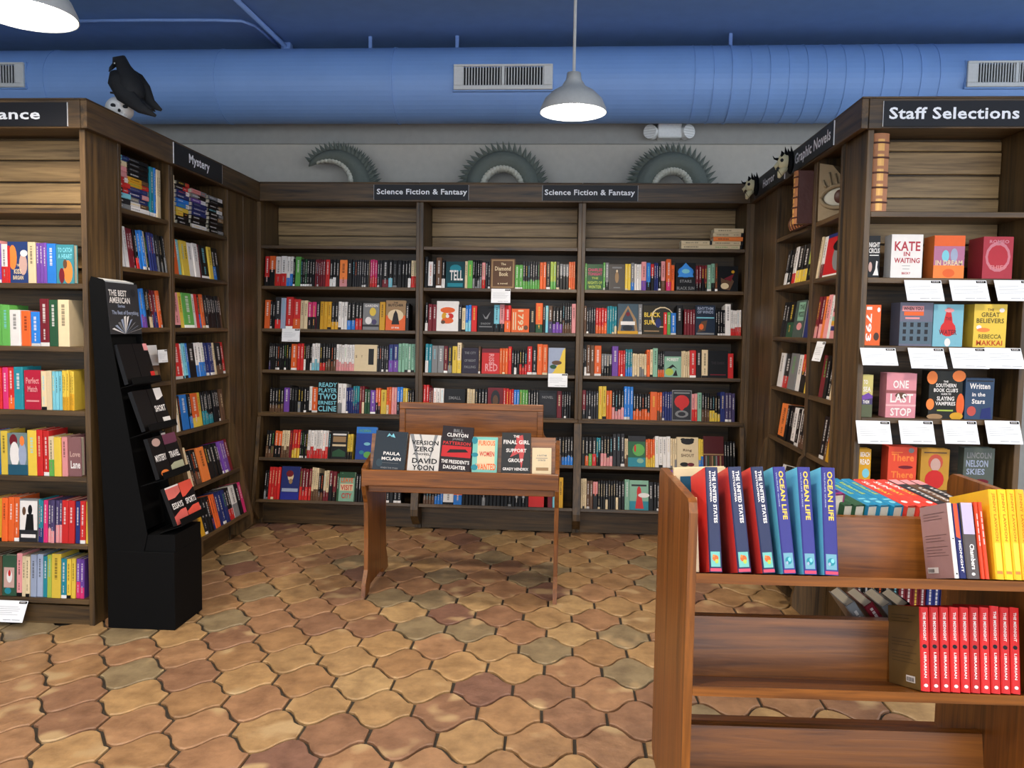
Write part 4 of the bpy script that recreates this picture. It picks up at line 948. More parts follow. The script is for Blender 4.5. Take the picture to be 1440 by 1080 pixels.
for i in range(4):
    M = CM @ Matrix.Translation((.62 + i * .052, .31, .51)) @ Matrix.Rotation(-.62, 4, 'Y')
    add_book(kind='spine', M=M, w=.03, h=.17, d=.14, col='sRsk'[i], ops=[], bay='cart', row='', n=0, force=True, cn='', label='%s book slumped over, %s on the cart lower far side' % (['grey', 'maroon', 'pale grey', 'black'][i], ordn(i + 1)))

# ---- books in the black cardboard display
ST = [(3.69, (184, 484), (200, 538)), (3.69, (204, 548), (223, 602)), (3.695, (226, 612), (243, 667)), (3.695, (249, 680), (267, 730))]
STB = {}
for r_i, (yy, tp, bt) in enumerate(ST):
    Tt = at(*tp, 1, yy); Bb = at(*bt, 1, yy); STB[r_i] = (Tt, Bb)
    zd = (Tt - Bb); hh = zd.length; zd.normalize(); xd = Vector((0, 1, 0)); yd = zd.cross(xd)
    for c_i, y0 in enumerate((3.563, 3.694)):
        Mr = Matrix((xd, yd, zd)).transposed().to_4x4(); Mr.translation = Vector((Bb.x, y0, Bb.z)) - yd * .004
        fg = {(0, 1): [('r', .7, .82, 1, 1, 'p'), ('r', .7, .1, 1, .26, 'r'), ('r', .7, 0, 1, .1, 'O')], (1, 1): [('r', .45, .7, 1, 1, 'w'), ('r', .45, 0, 1, .24, 'w')],
              (2, 0): [('e', .5, .86, .3, .1, 'q'), ('e', .5, .1, .3, .08, 'O')], (2, 1): [('r', 0, .75, 1, 1, (110, 60, 80)), ('r', 0, 0, 1, .28, (170, 170, 140))],
              (3, 0): [('r', 0, .68, 1, 1, (216, 110, 100)), ('r', 0, 0, 1, .34, (216, 100, 90)), ('r', 0, .96, 1, 1, 'w')], (3, 1): [('r', 0, .62, 1, 1, (222, 84, 66)), ('r', 0, 0, 1, .32, (222, 84, 66))]}.get((r_i, c_i), [])
        ops = fg + [('p', [(0, .22), (1, .42), (1, .78), (0, .58)], 'k')]
        wd = {(3, 0): 'ESSAYS', (3, 1): 'SPORTS', (2, 0): 'MYSTERY', (2, 1): 'TRAVEL', (1, 1): 'SHORT'}.get((r_i, c_i))
        if wd: ops.append(('t', wd, .12, .4, .9, .56, 'w'))
        ds = [['plain black cover', 'black cover with pink and red strip'], ['plain black cover', 'white-ended black cover'], ['black cover with two round peach pictures', 'grey-green ended black cover'], ['pale coral cover with a black band', 'bright coral cover with a black band']][r_i][c_i]
        add_book(kind='face', M=Mr, w=.127, h=hh, d=.02, col='k', ops=ops, bay='stand', row='', n=0, force=True, cn='',
                 label='%s, %s pocket, %s side, of the black cardboard display' % (ds, ['top', 'second', 'third', 'bottom'][r_i], ['near', 'far'][c_i]))

# ------------------------------------------------------------------ build the books
BOOKS.sort(key=lambda q: -q['area'])
N_IND = 300
used = {}
for i, q in enumerate(BOOKS[:N_IND]):
    if q['kind'] == 'spine' and not q['label']:
        acc = CNAME[q['acc']] if q['acc'] and q['acc'] != q['col'] else None
        c = q['cn'] + (' and ' + acc if acc else '')
        L_, N_ = q['L'], q['N']
        if L_ and N_ and L_ != N_: nb = 'between %s and %s' % (L_, N_)
        elif L_ and N_: nb = 'among %s ones' % N_ if 'facing' not in N_ else 'between two facing covers'
        elif N_: nb = 'at row start beside %s' % N_
        else: nb = 'ending its row'
        q['label'] = '%s book %s, %s row, %s' % (c, nb, q['row'], q['bay'])
        q['alt'] = '%s book, %s from the left, %s row, %s' % (c, ordn(q['n']), q['row'], q['bay'])
    used[q['label']] = used.get(q['label'], 0) + 1
for q in BOOKS[:N_IND]:
    if q['kind'] == 'spine' and 'alt' in q and (used[q['label']] > 1 or len(q['label'].replace('-', ' ').split()) > 15): q['label'] = q['alt']
WC = lambda t: len(re.findall(r"[A-Za-z0-9'-]+", t))
for q in BOOKS[:N_IND]:
    if WC(q['label'].replace('-', ' ')) > 16:
        q['label'] = q['alt'] if 'alt' in q else q['label'].replace(', facing out in the', ',').replace(' row of the ', ' row, ').replace('staff selections', 'staff shelves').replace(' lying flat', '').replace('mystery bookcase', 'mystery case')
seen = {}
for i, q in enumerate(BOOKS[:N_IND]):
    lb = q['label']
    if lb in seen: lb = lb + ', further along'
    seen[lb] = 1
    big = q['area'] > 500
    mb = MB(); I = Matrix.Identity(4)
    mats = [COVER, PAPER]
    if q['kind'] == 'spine':
        spine_geo(mb, q['w'], q['h'], q['d'], q['col'], q['acc'], I, q['seed'], q['ops'])
        if q.get('side'):
            for fi, f in enumerate(mb.f):
                if fi >= 3 and max(mb.v[k].x for k in f) <= min(.0026, q['w'] * .16) + 1e-6: mb.c[fi] = lin(q['side'])
    else: face_geo(mb, q['w'], q['h'], q['d'], q['col'], I)
    if not big: pages_geo(mb, q['w'], q['h'], q['d'], I, q['kind'] == 'face')
    o = mb.build('book', mats); o.matrix_world = q['M']
    o['label'] = lb; o['category'] = 'book'
    o['group'] = q.get('grp') or ('books on the shelves of the %s' % q['bay'])
    if big:
        pb = MB(); pages_geo(pb, q['w'], q['h'], q['d'], I, q['kind'] == 'face'); pb.build('page_block', [PAPER, PAPER], o)
    if q['ops']:
        ab = MB()
        if q['kind'] == 'face': art(ab, q['ops'], Vector((0, 0, 0)), Vector((q['w'], 0, 0)), Vector((0, 0, q['h'])), Vector((0, -1, 0)))
        else: art(ab, q['ops'], Vector((.002, 0, 0)), Vector((q['w'] - .004, 0, 0)), Vector((0, 0, q['h'])), Vector((0, -1, 0)), .0002)
        ab.build('cover_art' if q['kind'] == 'face' else 'spine_title', COVER, o, kind='stuff')
    if q.get('left'):
        ab = MB(); dk = (120, 92, 90) if q['left'] == 'm' else (80, 62, 36); h = q['h']
        ops = [('r', .12, t, .9 - .2 * ((k * 7) % 3) / 2, t + .008, dk) for k, t in enumerate((.3, .34, .38, .42, .5, .54, .58, .8, .84, .88))]
        ops += [('r', .58 if q['left'] == 'b' else .1, .07, .86 if q['left'] == 'b' else .5, .15, 'w')] + [('r', (.6 if q['left'] == 'b' else .12) + .03 * k, .08, (.615 if q['left'] == 'b' else .135) + .03 * k, .13, 'k') for k in range(8)]
        art(ab, ops, Vector((0, q['d'], 0)), Vector((0, -q['d'] + .004, 0)), Vector((0, 0, h)), Vector((-1, 0, 0)), .0003)
        ab.build('back_cover_print', COVER, o, kind='stuff')
mass = MB()
for q in BOOKS[N_IND:]:
    M = q['M']
    if q['kind'] == 'spine': spine_geo(mass, q['w'], q['h'], q['d'], q['col'], q['acc'], M, q['seed'], None)
    else: face_geo(mass, q['w'], q['h'], q['d'], q['col'], M)
    pages_geo(mass, q['w'], q['h'], q['d'], M, q['kind'] == 'face')
    if q['kind'] == 'face' and q['ops']:
        art(mass, q['ops'], M @ Vector((0, 0, 0)), M.to_3x3() @ Vector((q['w'], 0, 0)), M.to_3x3() @ Vector((0, 0, q['h'])), M.to_3x3() @ Vector((0, -1, 0)))
mass.c = [c if c is not None else (.5, .5, .5) for c in mass.c]
o = mass.build('shelved_books', [COVER, PAPER], kind='stuff')
o['label'] = 'remaining slim spines packed on the bookcase shelves'; o['category'] = 'books'

# ------------------------------------------------------------------ shelf cards
CG = 'white staff cards hanging from shelf edges'


def card(face, px0, px1, ytop, w, h, ang, label, yaw=0):
    u0 = face.u(px0, ytop, -.004); P = at(px0, ytop, face.ax, face.val)
    z = P.z
    M = face.M @ Matrix.Translation((u0, -.006, z)) @ Matrix.Rotation(yaw, 4, 'Z') @ Matrix.Rotation(math.radians(-ang), 4, 'X')
    mb = MB(); mb.box(0, -.0005, -h, w, .0005, 0, lin((240, 240, 240)))
    o = mb.build('shelf_card', CARDM, label=label, category='card', group=CG); o.matrix_world = M
    ab = MB(); ops = [('r', .72, .86, .98, .97, 'k')] + [('r', .76 + .045 * i, .9, .785 + .045 * i, .94, 'w') for i in range(4)]
    ops += [('r', .08, .7 - .09 * i, R.uniform(.55, .92), .71 - .09 * i, 's') for i in range(5)] + [('r', .35, .1, .6, .115, 'K'), ('r', .64, .1, .9, .115, 'K')]
    art(ab, ops, Vector((0, -.0005, -h)), Vector((w, 0, 0)), Vector((0, 0, h)), Vector((0, -1, 0)), .0003)
    ab.build('printed_lines', CARDM, o, kind='stuff')


card(BACK, 397, 424, 462, .13, .093, 8, 'white card hanging below the red spines, left back bookcase')
card(BACK, 691, 718, 406, .135, .1, 8, 'white card hanging below the brown facing cover, middle back bookcase')
card(BACK, 771, 798, 525, .135, .095, 8, 'white card hanging below the yellow-cornered facing cover')
card(ROM, -2, 45, 843, .15, .1, 28, 'white card at the foot of the romance bookcase')
for px, t in ((1271, 'under the white red-lettered cover'), (1334, 'under the sunset cover'), (1397, 'under the crimson rose cover')):
    card(STA, px, 0, 394, .155, .1, 26, 'white card %s, staff selections' % t)
for px, t in ((1209, 'orange cover with white numerals'), (1276, 'slate window cover'), (1334, 'pale blue red-dress cover'), (1384, 'yellow cover')):
    card(STA, px, 0, 489, .15, .1 if px > 1250 else .085, 30, 'white card under the %s, staff selections' % t)
for px, t in ((1203, 'dune yellow cover'), (1263, 'pink cover'), (1324, 'peach-decorated black cover'), (1384, 'navy script cover')):
    card(STA, px, 0, 591, .145, .105, 24, 'white card under the %s, staff selections' % t)
card(STA, 1199, 0, 787, .15, .1, 26, 'white card low on staff selections, seen beneath the cart shelf')
card(STA, 1258, 0, 789, .15, .1, 26, 'white card low on staff selections, beside a similar one under the cart')
card(RGTF, 1150, 0, 480, .13, .1, 14, 'white card hanging from the graphic novels shelf')
card(MYS, 221, 0, 492, .1, .07, 5, 'white card in front of the near mystery shelf')

# ------------------------------------------------------------------ display table
t_ = empty('display_table', (-1.057, 4.12, 0), label='small golden oak display table with slanted book tray and shaped backboard', category='table')
TW = 1.043
prof = [(-.02, 0), (.07, 0), (.10, .035), (.40, .035), (.43, 0), (.54, 0), (.53, .05), (.485, .13), (.475, .3), (.475, .60), (.50, .74), (.50, .795), (.46, .80), (.30, .775), (.02, .705), (-.015, .69), (-.02, .60), (.0, .55), (.035, .5), (.045, .3), (.04, .13), (-.01, .06)]
for x in (0, TW - .022):
    b = MB(); b.prism([(p, q) for p, q in prof], x, x + .022, 'x'); b.build('end_panel', OZ, t_)
b = MB(); b.bbox(.0, -.022, .602, TW, -.002, .688, .004); b.build('front_lip', OX, t_)
b = MB(); b.bbox(.023, -.002, .656, TW - .023, .4, .675, .002); b.build('tray', OX, t_)
b = MB(); b.prism([(.07, .676), (.084, .676), (.139, .86), (.125, .86)], .023, TW - .023, 'x'); b.build('book_rest', OX, t_)
b = MB(); b.bbox(.023, .03, .56, TW - .023, .05, .655, .003); b.build('apron', OX, t_)
xm = TW; o1 = [(.023, .6), (.023, .785), (.04, .79), (.075, .80), (.095, .83), (.103, .87), (.103, 1.0)]
out = o1 + [(xm - x, z) for x, z in o1[::-1]]
b = MB(); b.prism([(x, z) for x, z in out], .478, .492, 'y'); b.build('backboard', OX, t_)
for (x0, z0, x1, z1) in ((.1, .965, xm - .1, 1.004), (.1, .80, .135, .964), (xm - .135, .80, xm - .1, .964)):
    b = MB(); b.bbox(x0, .468, z0, x1, .4775, z1, .003); b.build('backboard_rail', OX, t_)

# ------------------------------------------------------------------ book cart
c_ = empty('book_cart', mat=CM, label='two-sided golden oak book cart with angled shelves of books', category='cart')
CL, CDp = .91, .5
pp = [(.0, .11), (.0, .985), (.012, 1.01), (.03, 1.018), (.47, 1.018), (.488, 1.01), (.5, .985), (.5, .11), (.47, .09), (.03, .09)]
for x in (0, CL - .022):
    b = MB(); b.prism(pp, x, x + .022, 'x'); b.build('end_panel', OZ, c_)
for z in (.832, .539, .22):
    dz = .2 * math.sin(CT)
    for flip in (0, 1):
        g = lambda v, q: ((CDp - v) if flip else v, q)
        pl = [g(0, z), g(0, z - .026), g(.2, z - dz - .024), g(.2, z - dz)]
        b = MB(); b.prism(pl if flip else pl[::-1], .0225, CL - .0225, 'x'); b.build('shelf', OX, c_)
        pl = [g(.2005, z - dz - .024), g(.216, z - dz - .024), g(.2495, z + .098), g(.235, z + .098)]
        b = MB(); b.prism(pl[::-1] if flip else pl, .0225, CL - .0225, 'x'); b.build('back_board', OX, c_)
for x in (.05, CL - .05):
    for v in (.06, .44):
        b = MB(); b.tube([(x - .012, v, .035), (x + .012, v, .035)], .034, 16); b.bbox(x - .016, v - .02, .068, x + .016, v + .02, .09, .003); w_ = b.build('caster', BLACKP, c_, kind='stuff')

# ------------------------------------------------------------------ black cardboard display
s_ = empty('cardboard_display', (0, 0, 0), label='tall black cardboard floor display with sloping pockets beside the mystery shelves', category='display')
SYa, SYb = 3.55, 3.826
Hb = at(155, 470, 1, SYa); Ht = at(147, 396, 1, SYa); Lb = at(207, 752, 1, SYa)
prof = [(-2.128, .36), (-2.188, 1.62), (-2.178, 1.652), (Ht.x - .012, Ht.z + .012), (Ht.x + .001, Ht.z), (Hb.x, Hb.z), (Lb.x, Lb.z), (Lb.x - .02, .36)]
for y0, y1 in ((SYa, SYa + .006), (SYb - .006, SYb)):
    b = MB(); b.prism(prof, y0, y1, 'y'); b.build('side_panel', BLACKP, s_)
b = MB(); b.prism([(-2.182, 1.6), (-2.17, 1.648), (Ht.x - .012, Ht.z + .008), (Ht.x - .012, Ht.z - .03)], SYa + .0065, SYb - .0065, 'y'); b.build('top_cap', METAL, s_)
b = MB(); b.prism([(-2.11, .37), (-2.168, 1.6), (Ht.x - .03, Ht.z - .03), (Hb.x - .03, Hb.z), (Lb.x - .05, Lb.z)], SYa + .0065, SYb - .0065, 'y'); b.build('pocket_back', BLACKP, s_)
b = MB(); b.bbox(-2.128, SYa - .004, 0, -1.80, SYb + .004, .372, .003); b.prism([(-2.1, .3725), (-1.80, .3725), (-1.80, .455), (Lb.x, Lb.z - .003)], SYa + .007, SYb - .007, 'y'); b.build('base', BLACKP, s_, kind='stuff')
for r_i, (Tt, Bb) in STB.items():
    b = MB(); zd = (Tt - Bb).normalized(); yd = zd.cross(Vector((0, 1, 0)))
    P = Bb - yd * .03 - zd * .006
    b.prism([(P.x, P.z), ((P + zd * .03).x, (P + zd * .03).z), ((P + zd * .03 + yd * .003).x, (P + zd * .03 + yd * .003).z), ((P + yd * .003).x, (P + yd * .003).z)], SYa + .008, SYb - .008, 'y')
    Q = P + yd * .12; b2 = [(P.x, P.z - .004), (Q.x, Q.z - .004), (Q.x, Q.z - .001), (P.x, P.z - .001)]
    b.prism(b2, SYa + .008, SYb - .008, 'y'); b.build('pocket', BLACKP, s_, kind='stuff')
hz = (Ht - Hb); hd = hz.normalized(); hn = Vector((1, 0, 0)) * hd.z - Vector((0, 0, 1)) * hd.x
b = MB(); O_ = Hb + Vector((0, .002, 0)) + hn * .002; X_ = Vector((0, SYb - SYa - .004, 0))
k = len(b.v); q = [O_, O_ + X_, O_ + X_ + hz, O_ + hz]; b.v += q + [p - hn * .004 for p in q]
for f in ((0, 1, 2, 3), (7, 6, 5, 4), (0, 4, 5, 1), (1, 5, 6, 2), (2, 6, 7, 3), (3, 7, 4, 0)): b.face(f, lin((52, 52, 54)))
art(b, [('t', 'THE BEST', .06, .74, .62, .86, 'w'), ('t', 'AMERICAN', .06, .6, .7, .72, 'w'), ('t', 'Series', .3, .52, .52, .58, 'L'), ('t', 'The Best of Everything', .1, .36, .94, .46, 'L')] +
    [('p', [(.45, 0), (.05 + .1 * i, .1 + .06 * min(i, 9 - i)), (.12 + .1 * i, .12 + .06 * min(i, 9 - i))], 'wLsLwwLsLw'[i]) for i in range(10)] + [('e', .82, .82, .08, .08, 'K')], O_, X_, hz, hn)
b.build('header_card', COVER, s_)

# ------------------------------------------------------------------ duct, vents, pipes
DZ, DY, DR = 3.16, 5.77, .255
d_ = empty('air_duct', (0, DY, DZ), label='huge round sky blue air duct running under the ceiling', category='duct')
b = MB(); b.tube([(-5.9, 0, 0), (5.9, 0, 0)], DR, 48, caps=True); b.build('duct_tube', DUCTM, d_, smooth=False)
for p in b.f: pass
for px in [300, 549, 724] + [978 + 26.5 * i for i in range(14)] + [-150, 60]:
    x = at(px, 120, 1, DY - DR).x; b = MB(); big = px in (549,) or abs(px - 1031) < 1
    b.tube([(x - (.006 if big else .003), 0, 0), (x + (.006 if big else .003), 0, 0)], DR + (.006 if big else .0035), 48, caps=True)
    o = b.build('seam_ring', DUCTM, d_); o.rotation_euler.z = 0
for px in (521, 643, 1027):
    x = at(px, 60, 1, DY).x; b = MB(); b.bbox(x - .012, -.012, DR - .01, x + .012, .012, CEIL - DZ - .001, .002); b.build('hanger_strap', PIPEM, d_)
for px0, px1, y0, y1, lab in ((638, 777, 90, 125, 'white louvred air vent on the duct above the middle bookcase'), (1362, 1500, 85, 121, 'white louvred air vent on the duct above staff selections'), (-106, 33, 88, 122, 'white louvred air vent on the duct below the large lamp')):
    P = at(px0, y0, 1, DY - DR - .02); Q = at(px1, y1, 1, DY - DR - .02); w = Q.x - P.x; h = P.z - Q.z
    v_ = empty('air_vent', (P.x, DY - DR - .02, Q.z), label=lab, category='vent', group='vents on the duct')
    b = MB(); b.bbox(.04, .012, .03, w - .04, .05, h - .02, .001); b.build('vent_opening', DARK, v_)
    b = MB(); b.bbox(0, 0, 0, w, .02, .028, .003); b.bbox(0, 0, h - .014, w, .02, h, .003); b.bbox(0, 0, .0285, .062, .02, h - .0145, .003); b.bbox(w - .062, 0, .0285, w, .02, h - .0145, .003); b.bbox(w / 2 - .01, 0, .0285, w / 2 + .01, .02, h - .0145, .002)
    b.build('vent_frame', METAL, v_, kind='stuff')
    b = MB(); n = 29
    for i in range(n):
        x = .066 + (w - .132) * i / (n - 1)
        if abs(x - w / 2) > .014: b.box(x - .003, .003, .029, x + .003, .014, h - .015)
    b.build('louvre_slats', METAL, v_, kind='stuff')
    b = MB(); b.box(-.008, .02, -.008, w + .008, .09, h + .008); b.build('vent_collar', DUCTM, v_)
z_ = CEIL - .03
p0 = at(318, -14, 2, z_); p1 = at(402, 66, 2, z_)
b = MB(); b.tube([p0, p1, p1 + Vector((.02, .05, -.06))], .017, 10); tagp = b.build('ceiling_pipe', PIPEM, label='thick blue pipe crossing the ceiling diagonally', category='pipe', smooth=True)
q = [at(x, y, 2, z_ - .005) for x, y in ((60, 30), (200, 28.5), (300, 28.5), (340, 29.5), (358, 36), (372, 47), (391, 66))]
b = MB(); b.tube(q, .011, 8); b.build('ceiling_conduit', PIPEM, label='thin blue conduit along the ceiling curving beside the pipe', category='pipe', smooth=True)
b = MB(); b.bbox(p1.x - .03, p1.y - .02, z_ - .05, p1.x + .04, p1.y + .04, CEIL - .001, .004); b.build('pipe_box', PIPEM, tagp)


# ------------------------------------------------------------------ pendant lamps
def lamp(x, y, zr, label, seen=True, r=.172):
    l_ = empty('pendant_lamp', (x, y, zr), label=label, category='lamp', group='white dome pendant lamps')
    outer = [(r, 0), (r * .985, .018), (r * .86, .065), (r * .62, .105), (r * .36, .13), (r * .3, .15), (.04, .165), (.035, .2), (.0, .205)]
    inner = [(r - .004, .001), (r * .96, .02), (r * .84, .06), (r * .6, .098), (r * .34, .12), (.0, .125)]
    b = MB(); b.lathe(outer, 40); b.build('shade', SHADE, l_, smooth=True)
    b = MB(); b.lathe(inner[::-1], 40); b.build('shade_lining', EMAIL, l_, smooth=True)
    b = MB(); b.tube([(0, 0, .2), (0, 0, CEIL - zr)], .008, 8); b.build('stem', SHADE, l_)
    b = MB(); b.lathe([(0, CEIL - zr - .03), (.05, CEIL - zr - .028), (.055, CEIL - zr)], 20); b.build('ceiling_rose', SHADE, l_)
    b = MB(); b.ell((0, 0, .05), (.055, .055, .06), 16, 10); b.build('bulb', BULB, l_, smooth=True)
    ld = bpy.data.lights.new('lamp_light', 'SPOT'); ld.energy = LAMP_POWER * 2.2; ld.color = LAMP_RGB; ld.shadow_soft_size = .08
    ld.spot_size = math.radians(165); ld.spot_blend = .5
    o = bpy.data.objects.new('lamp_light', ld); COL.objects.link(o); o.parent = l_; o.location = (0, 0, -.03)
    return l_


P = at(806, 158, 1, 4.2); lamp(P.x, 4.2, 2.555, 'white dome pendant lamp glowing in front of the second fantasy sign')
P = at(38, 24, 1, 2.9); lamp(P.x, 2.9, 2.565, 'large bright dome pendant lamp over the romance bookcase')
for x, y in ((1.55, 2.0), (-.2, 1.3), (-1.9, .6), (1.0, -.6), (-.9, -1.4)):
    lamp(x, y, 2.56, 'white dome pendant lamp above the shop floor, %s' % {1.55: 'over the cart', -.2: 'over the open aisle', -1.9: 'before the romance shelves', 1.0: 'behind the cart', -.9: 'deep in the shop'}[x])

# ------------------------------------------------------------------ emergency light
P = at(906, 197, 1, WALLY - .04)
e_ = empty('emergency_light', (P.x, WALLY - .02, P.z), label='white emergency light with two round heads on the wall above the last coil', category='light')
b = MB(); b.bbox(.09, -.1, .0, .26, -.001, .105, .008); b.build('case', EMAIL, e_)
for x, s2 in ((.045, -1), (.30, 1)):
    M = Matrix.Translation((x, -.07, .045)) @ Matrix.Rotation(.5 * s2, 4, 'Z')
    b = MB(); b.tube([M @ Vector((0, .03, 0)), M @ Vector((0, -.03, 0))], .05, 20); b.build('lamp_head', EMAIL, e_)
    b = MB()
    for i in range(5):
        z = -.036 + .018 * i; hw = math.sqrt(max(.0001, .048 ** 2 - z * z)); b.box(-hw, -.034, z - .003, hw, -.0305, z + .003, M=M)
    b.build('lens_ribs', METAL, e_, kind='stuff')


# ------------------------------------------------------------------ sea serpent coils
def serpent(cx, y, z0, a0, a1, rad0, rad1, thk, label, n=22, flat=1.0):
    """coil along an arc from angle a0 to a1 (degrees, 0 = +x); thk(t) half thickness"""
    g = empty('serpent_coil', (cx, y, z0), label=label, category='sculpture', group='grey sea serpent coils above the back bookcases')
    pts = []; rr = []; N = 26
    for i in range(N + 1):
        t = i / N; a = math.radians(a0 + (a1 - a0) * t); ra = rad0 + (rad1 - rad0) * t
        pts.append(Vector((ra * math.cos(a) * flat, 0, ra * math.sin(a)))); rr.append((thk(t) * .9, thk(t)))
    b = MB(); b.tube(pts, rr, 14, up=Vector((0, 1, 0))); b.build('body', STONE, g, smooth=True)
    for i in range(n):   # dorsal spikes
        t = (i + .5) / n; a = math.radians(a0 + (a1 - a0) * t); ra = rad0 + (rad1 - rad0) * t; h = thk(t)
        if h < .02: continue
        d = Vector((math.cos(a), 0, math.sin(a))); s3 = Vector((-math.sin(a), 0, math.cos(a))); c = Vector((ra * math.cos(a) * flat, 0, ra * math.sin(a))) + d * h * .8
        for yy in (-.5, .5):
            b = MB(); L_ = .04 + .4 * h; w = .021
            base = c + Vector((0, yy * h * .7, 0)); tip = base + d * L_ + s3 * L_ * .35 + Vector((0, yy * .02, 0))
            k = [base + s3 * w, base + Vector((0, w * .7, 0)), base - s3 * w, base - Vector((0, w * .7, 0)), tip]
            b.v += k
            for f in ((0, 1, 4), (1, 2, 4), (2, 3, 4), (3, 0, 4), (3, 2, 1, 0)): b.face(f)
            b.build('spike', STONE, g)
    for i in range(n - 4):   # belly plates on the inner edge
        t = (i + .5) / (n - 4); a = math.radians(a0 + (a1 - a0) * t); ra = rad0 + (rad1 - rad0) * t; h = thk(t)
        if h < .03: continue
        d = Vector((math.cos(a), 0, math.sin(a))); s3 = Vector((-math.sin(a), 0, math.cos(a))); c = Vector((ra * math.cos(a) * flat, 0, ra * math.sin(a))) - d * h * .78 - Vector((0, h * .25, 0))
        b = MB(); M = Matrix((s3, Vector((0, 1, 0)), d)).transposed().to_4x4()
        b.ell(c, (.023, h * .75, h * .36), 8, 6, M=M); b.build('belly_plate', STONE2, g, smooth=True)
    return g


SYW = 5.86
zb = HT - .0
P = at(707, 256, 1, SYW); serpent(P.x, SYW, zb + .012, 0, 180, .205, .205, lambda t: .078, 'grey spiny serpent arch above the first fantasy sign', 24)
P = at(944, 256, 1, SYW); serpent(P.x, SYW, zb + .012, 0, 180, .195, .195, lambda t: .082, 'grey spiny serpent arch under the emergency light', 24)
P = at(470, 256, 1, SYW); serpent(P.x, SYW, zb + .012, 0, 140, .21, .25, lambda t: .088 * (1 - t) ** .55 + .003, 'grey serpent tail curling to a point above the bookcase corner', 22)

# ------------------------------------------------------------------ raven on a skull
P = at(168, 150, 1, 3.93)
k_ = empty('skull', (P.x, 3.93, HT + .001), rotz=.5, label='white human skull on top of the bookcase corner beneath the raven', category='skull')


def skf(d):
    f = 1.0
    if d.y < -.2 and abs(d.x) < .7:
        for ex in (-.36, .36):
            r2 = (d.x - ex) ** 2 + (d.z - .05) ** 2
            f -= .22 * math.exp(-r2 / .022)
        f -= .14 * math.exp(-((d.x) ** 2 + (d.z + .38) ** 2) / .02)
    if d.z < -.3: f *= 1 - .25 * min(1, (-d.z - .3)) * (1 if d.y > 0 else .4)
    return f


b = MB(); b.ell((0, 0, .062), (.066, .08, .062), 36, 26, fn=skf); b.build('cranium', BONE, k_, smooth=True)
b = MB(); b.bbox(-.034, -.074, .001, .034, -.02, .03, .01); b.build('jaw', BONE, k_)
for ex in (-.025, .025):
    b = MB(); b.ell((ex, -.062, .066), (.014, .008, .011), 12, 8); b.build('eye_socket', DARK, k_, smooth=True)
b = MB(); b.ell((0, -.074, .042), (.007, .006, .009), 10, 8); b.build('nose_hollow', DARK, k_, smooth=True)
for i in range(6):
    b = MB(); b.bbox(-.024 + .008 * i, -.079, .02, -.017 + .008 * i, -.0735, .032, .001); b.build('tooth', BONE, k_)

A = lambda px, py, y=3.9: at(px, py, 1, y)
r_ = empty('raven', (P.x, 3.9, HT + .127), label='black raven perched on a white skull, tail pointing down', category='bird')
inv = Vector((-P.x, -3.9, -(HT + .127)))
sp = [(160, 93), (164, 87), (170, 86), (174, 95), (178, 106), (183, 120), (189, 134), (196, 143)]
rad = [.008, .026, .033, .034, .05, .062, .055, .03]
b = MB(); b.tube([A(*p) + inv for p in sp], rad, 16); b.build('body', FEATH, r_, smooth=True)
b = MB(); b.tube([A(161, 91, 3.9) + inv, A(156, 96, 3.88) + inv, A(153, 101, 3.87) + inv], [.012, .009, .001], 8); b.build('beak', FEATH, r_, smooth=True)
for off, pts in ((-.04, [(160, 100), (163, 112), (175, 132), (198, 152), (219, 163)]), (.04, [(182, 100), (190, 112), (200, 128), (212, 146), (227, 155)])):
    b = MB(); b.tube([A(*p, 3.9 + off) + inv for p in pts], [(.012, .02), (.02, .045), (.02, .048), (.012, .028), (.004, .007)], 10); b.build('wing', FEATH, r_, smooth=True)
b = MB(); b.tube([A(192, 138) + inv, A(205, 147) + inv, A(215, 155) + inv], [(.03, .02), (.03, .012), (.026, .006)], 10); b.build('tail', FEATH, r_, smooth=True)
for dx in (-.015, .02):
    b = MB(); q = A(184, 136) + inv + Vector((dx, dx, 0)); b.tube([q, Vector((q.x - .05, q.y, .004)), Vector((q.x - .07, q.y - .02, .002))], .005, 6); b.build('leg', FEATH, r_, smooth=True)
b = MB(); b.ell(A(161, 89, 3.87) + inv, (.004, .003, .004), 8, 6); b.build('eye', SHADE, r_, smooth=True)


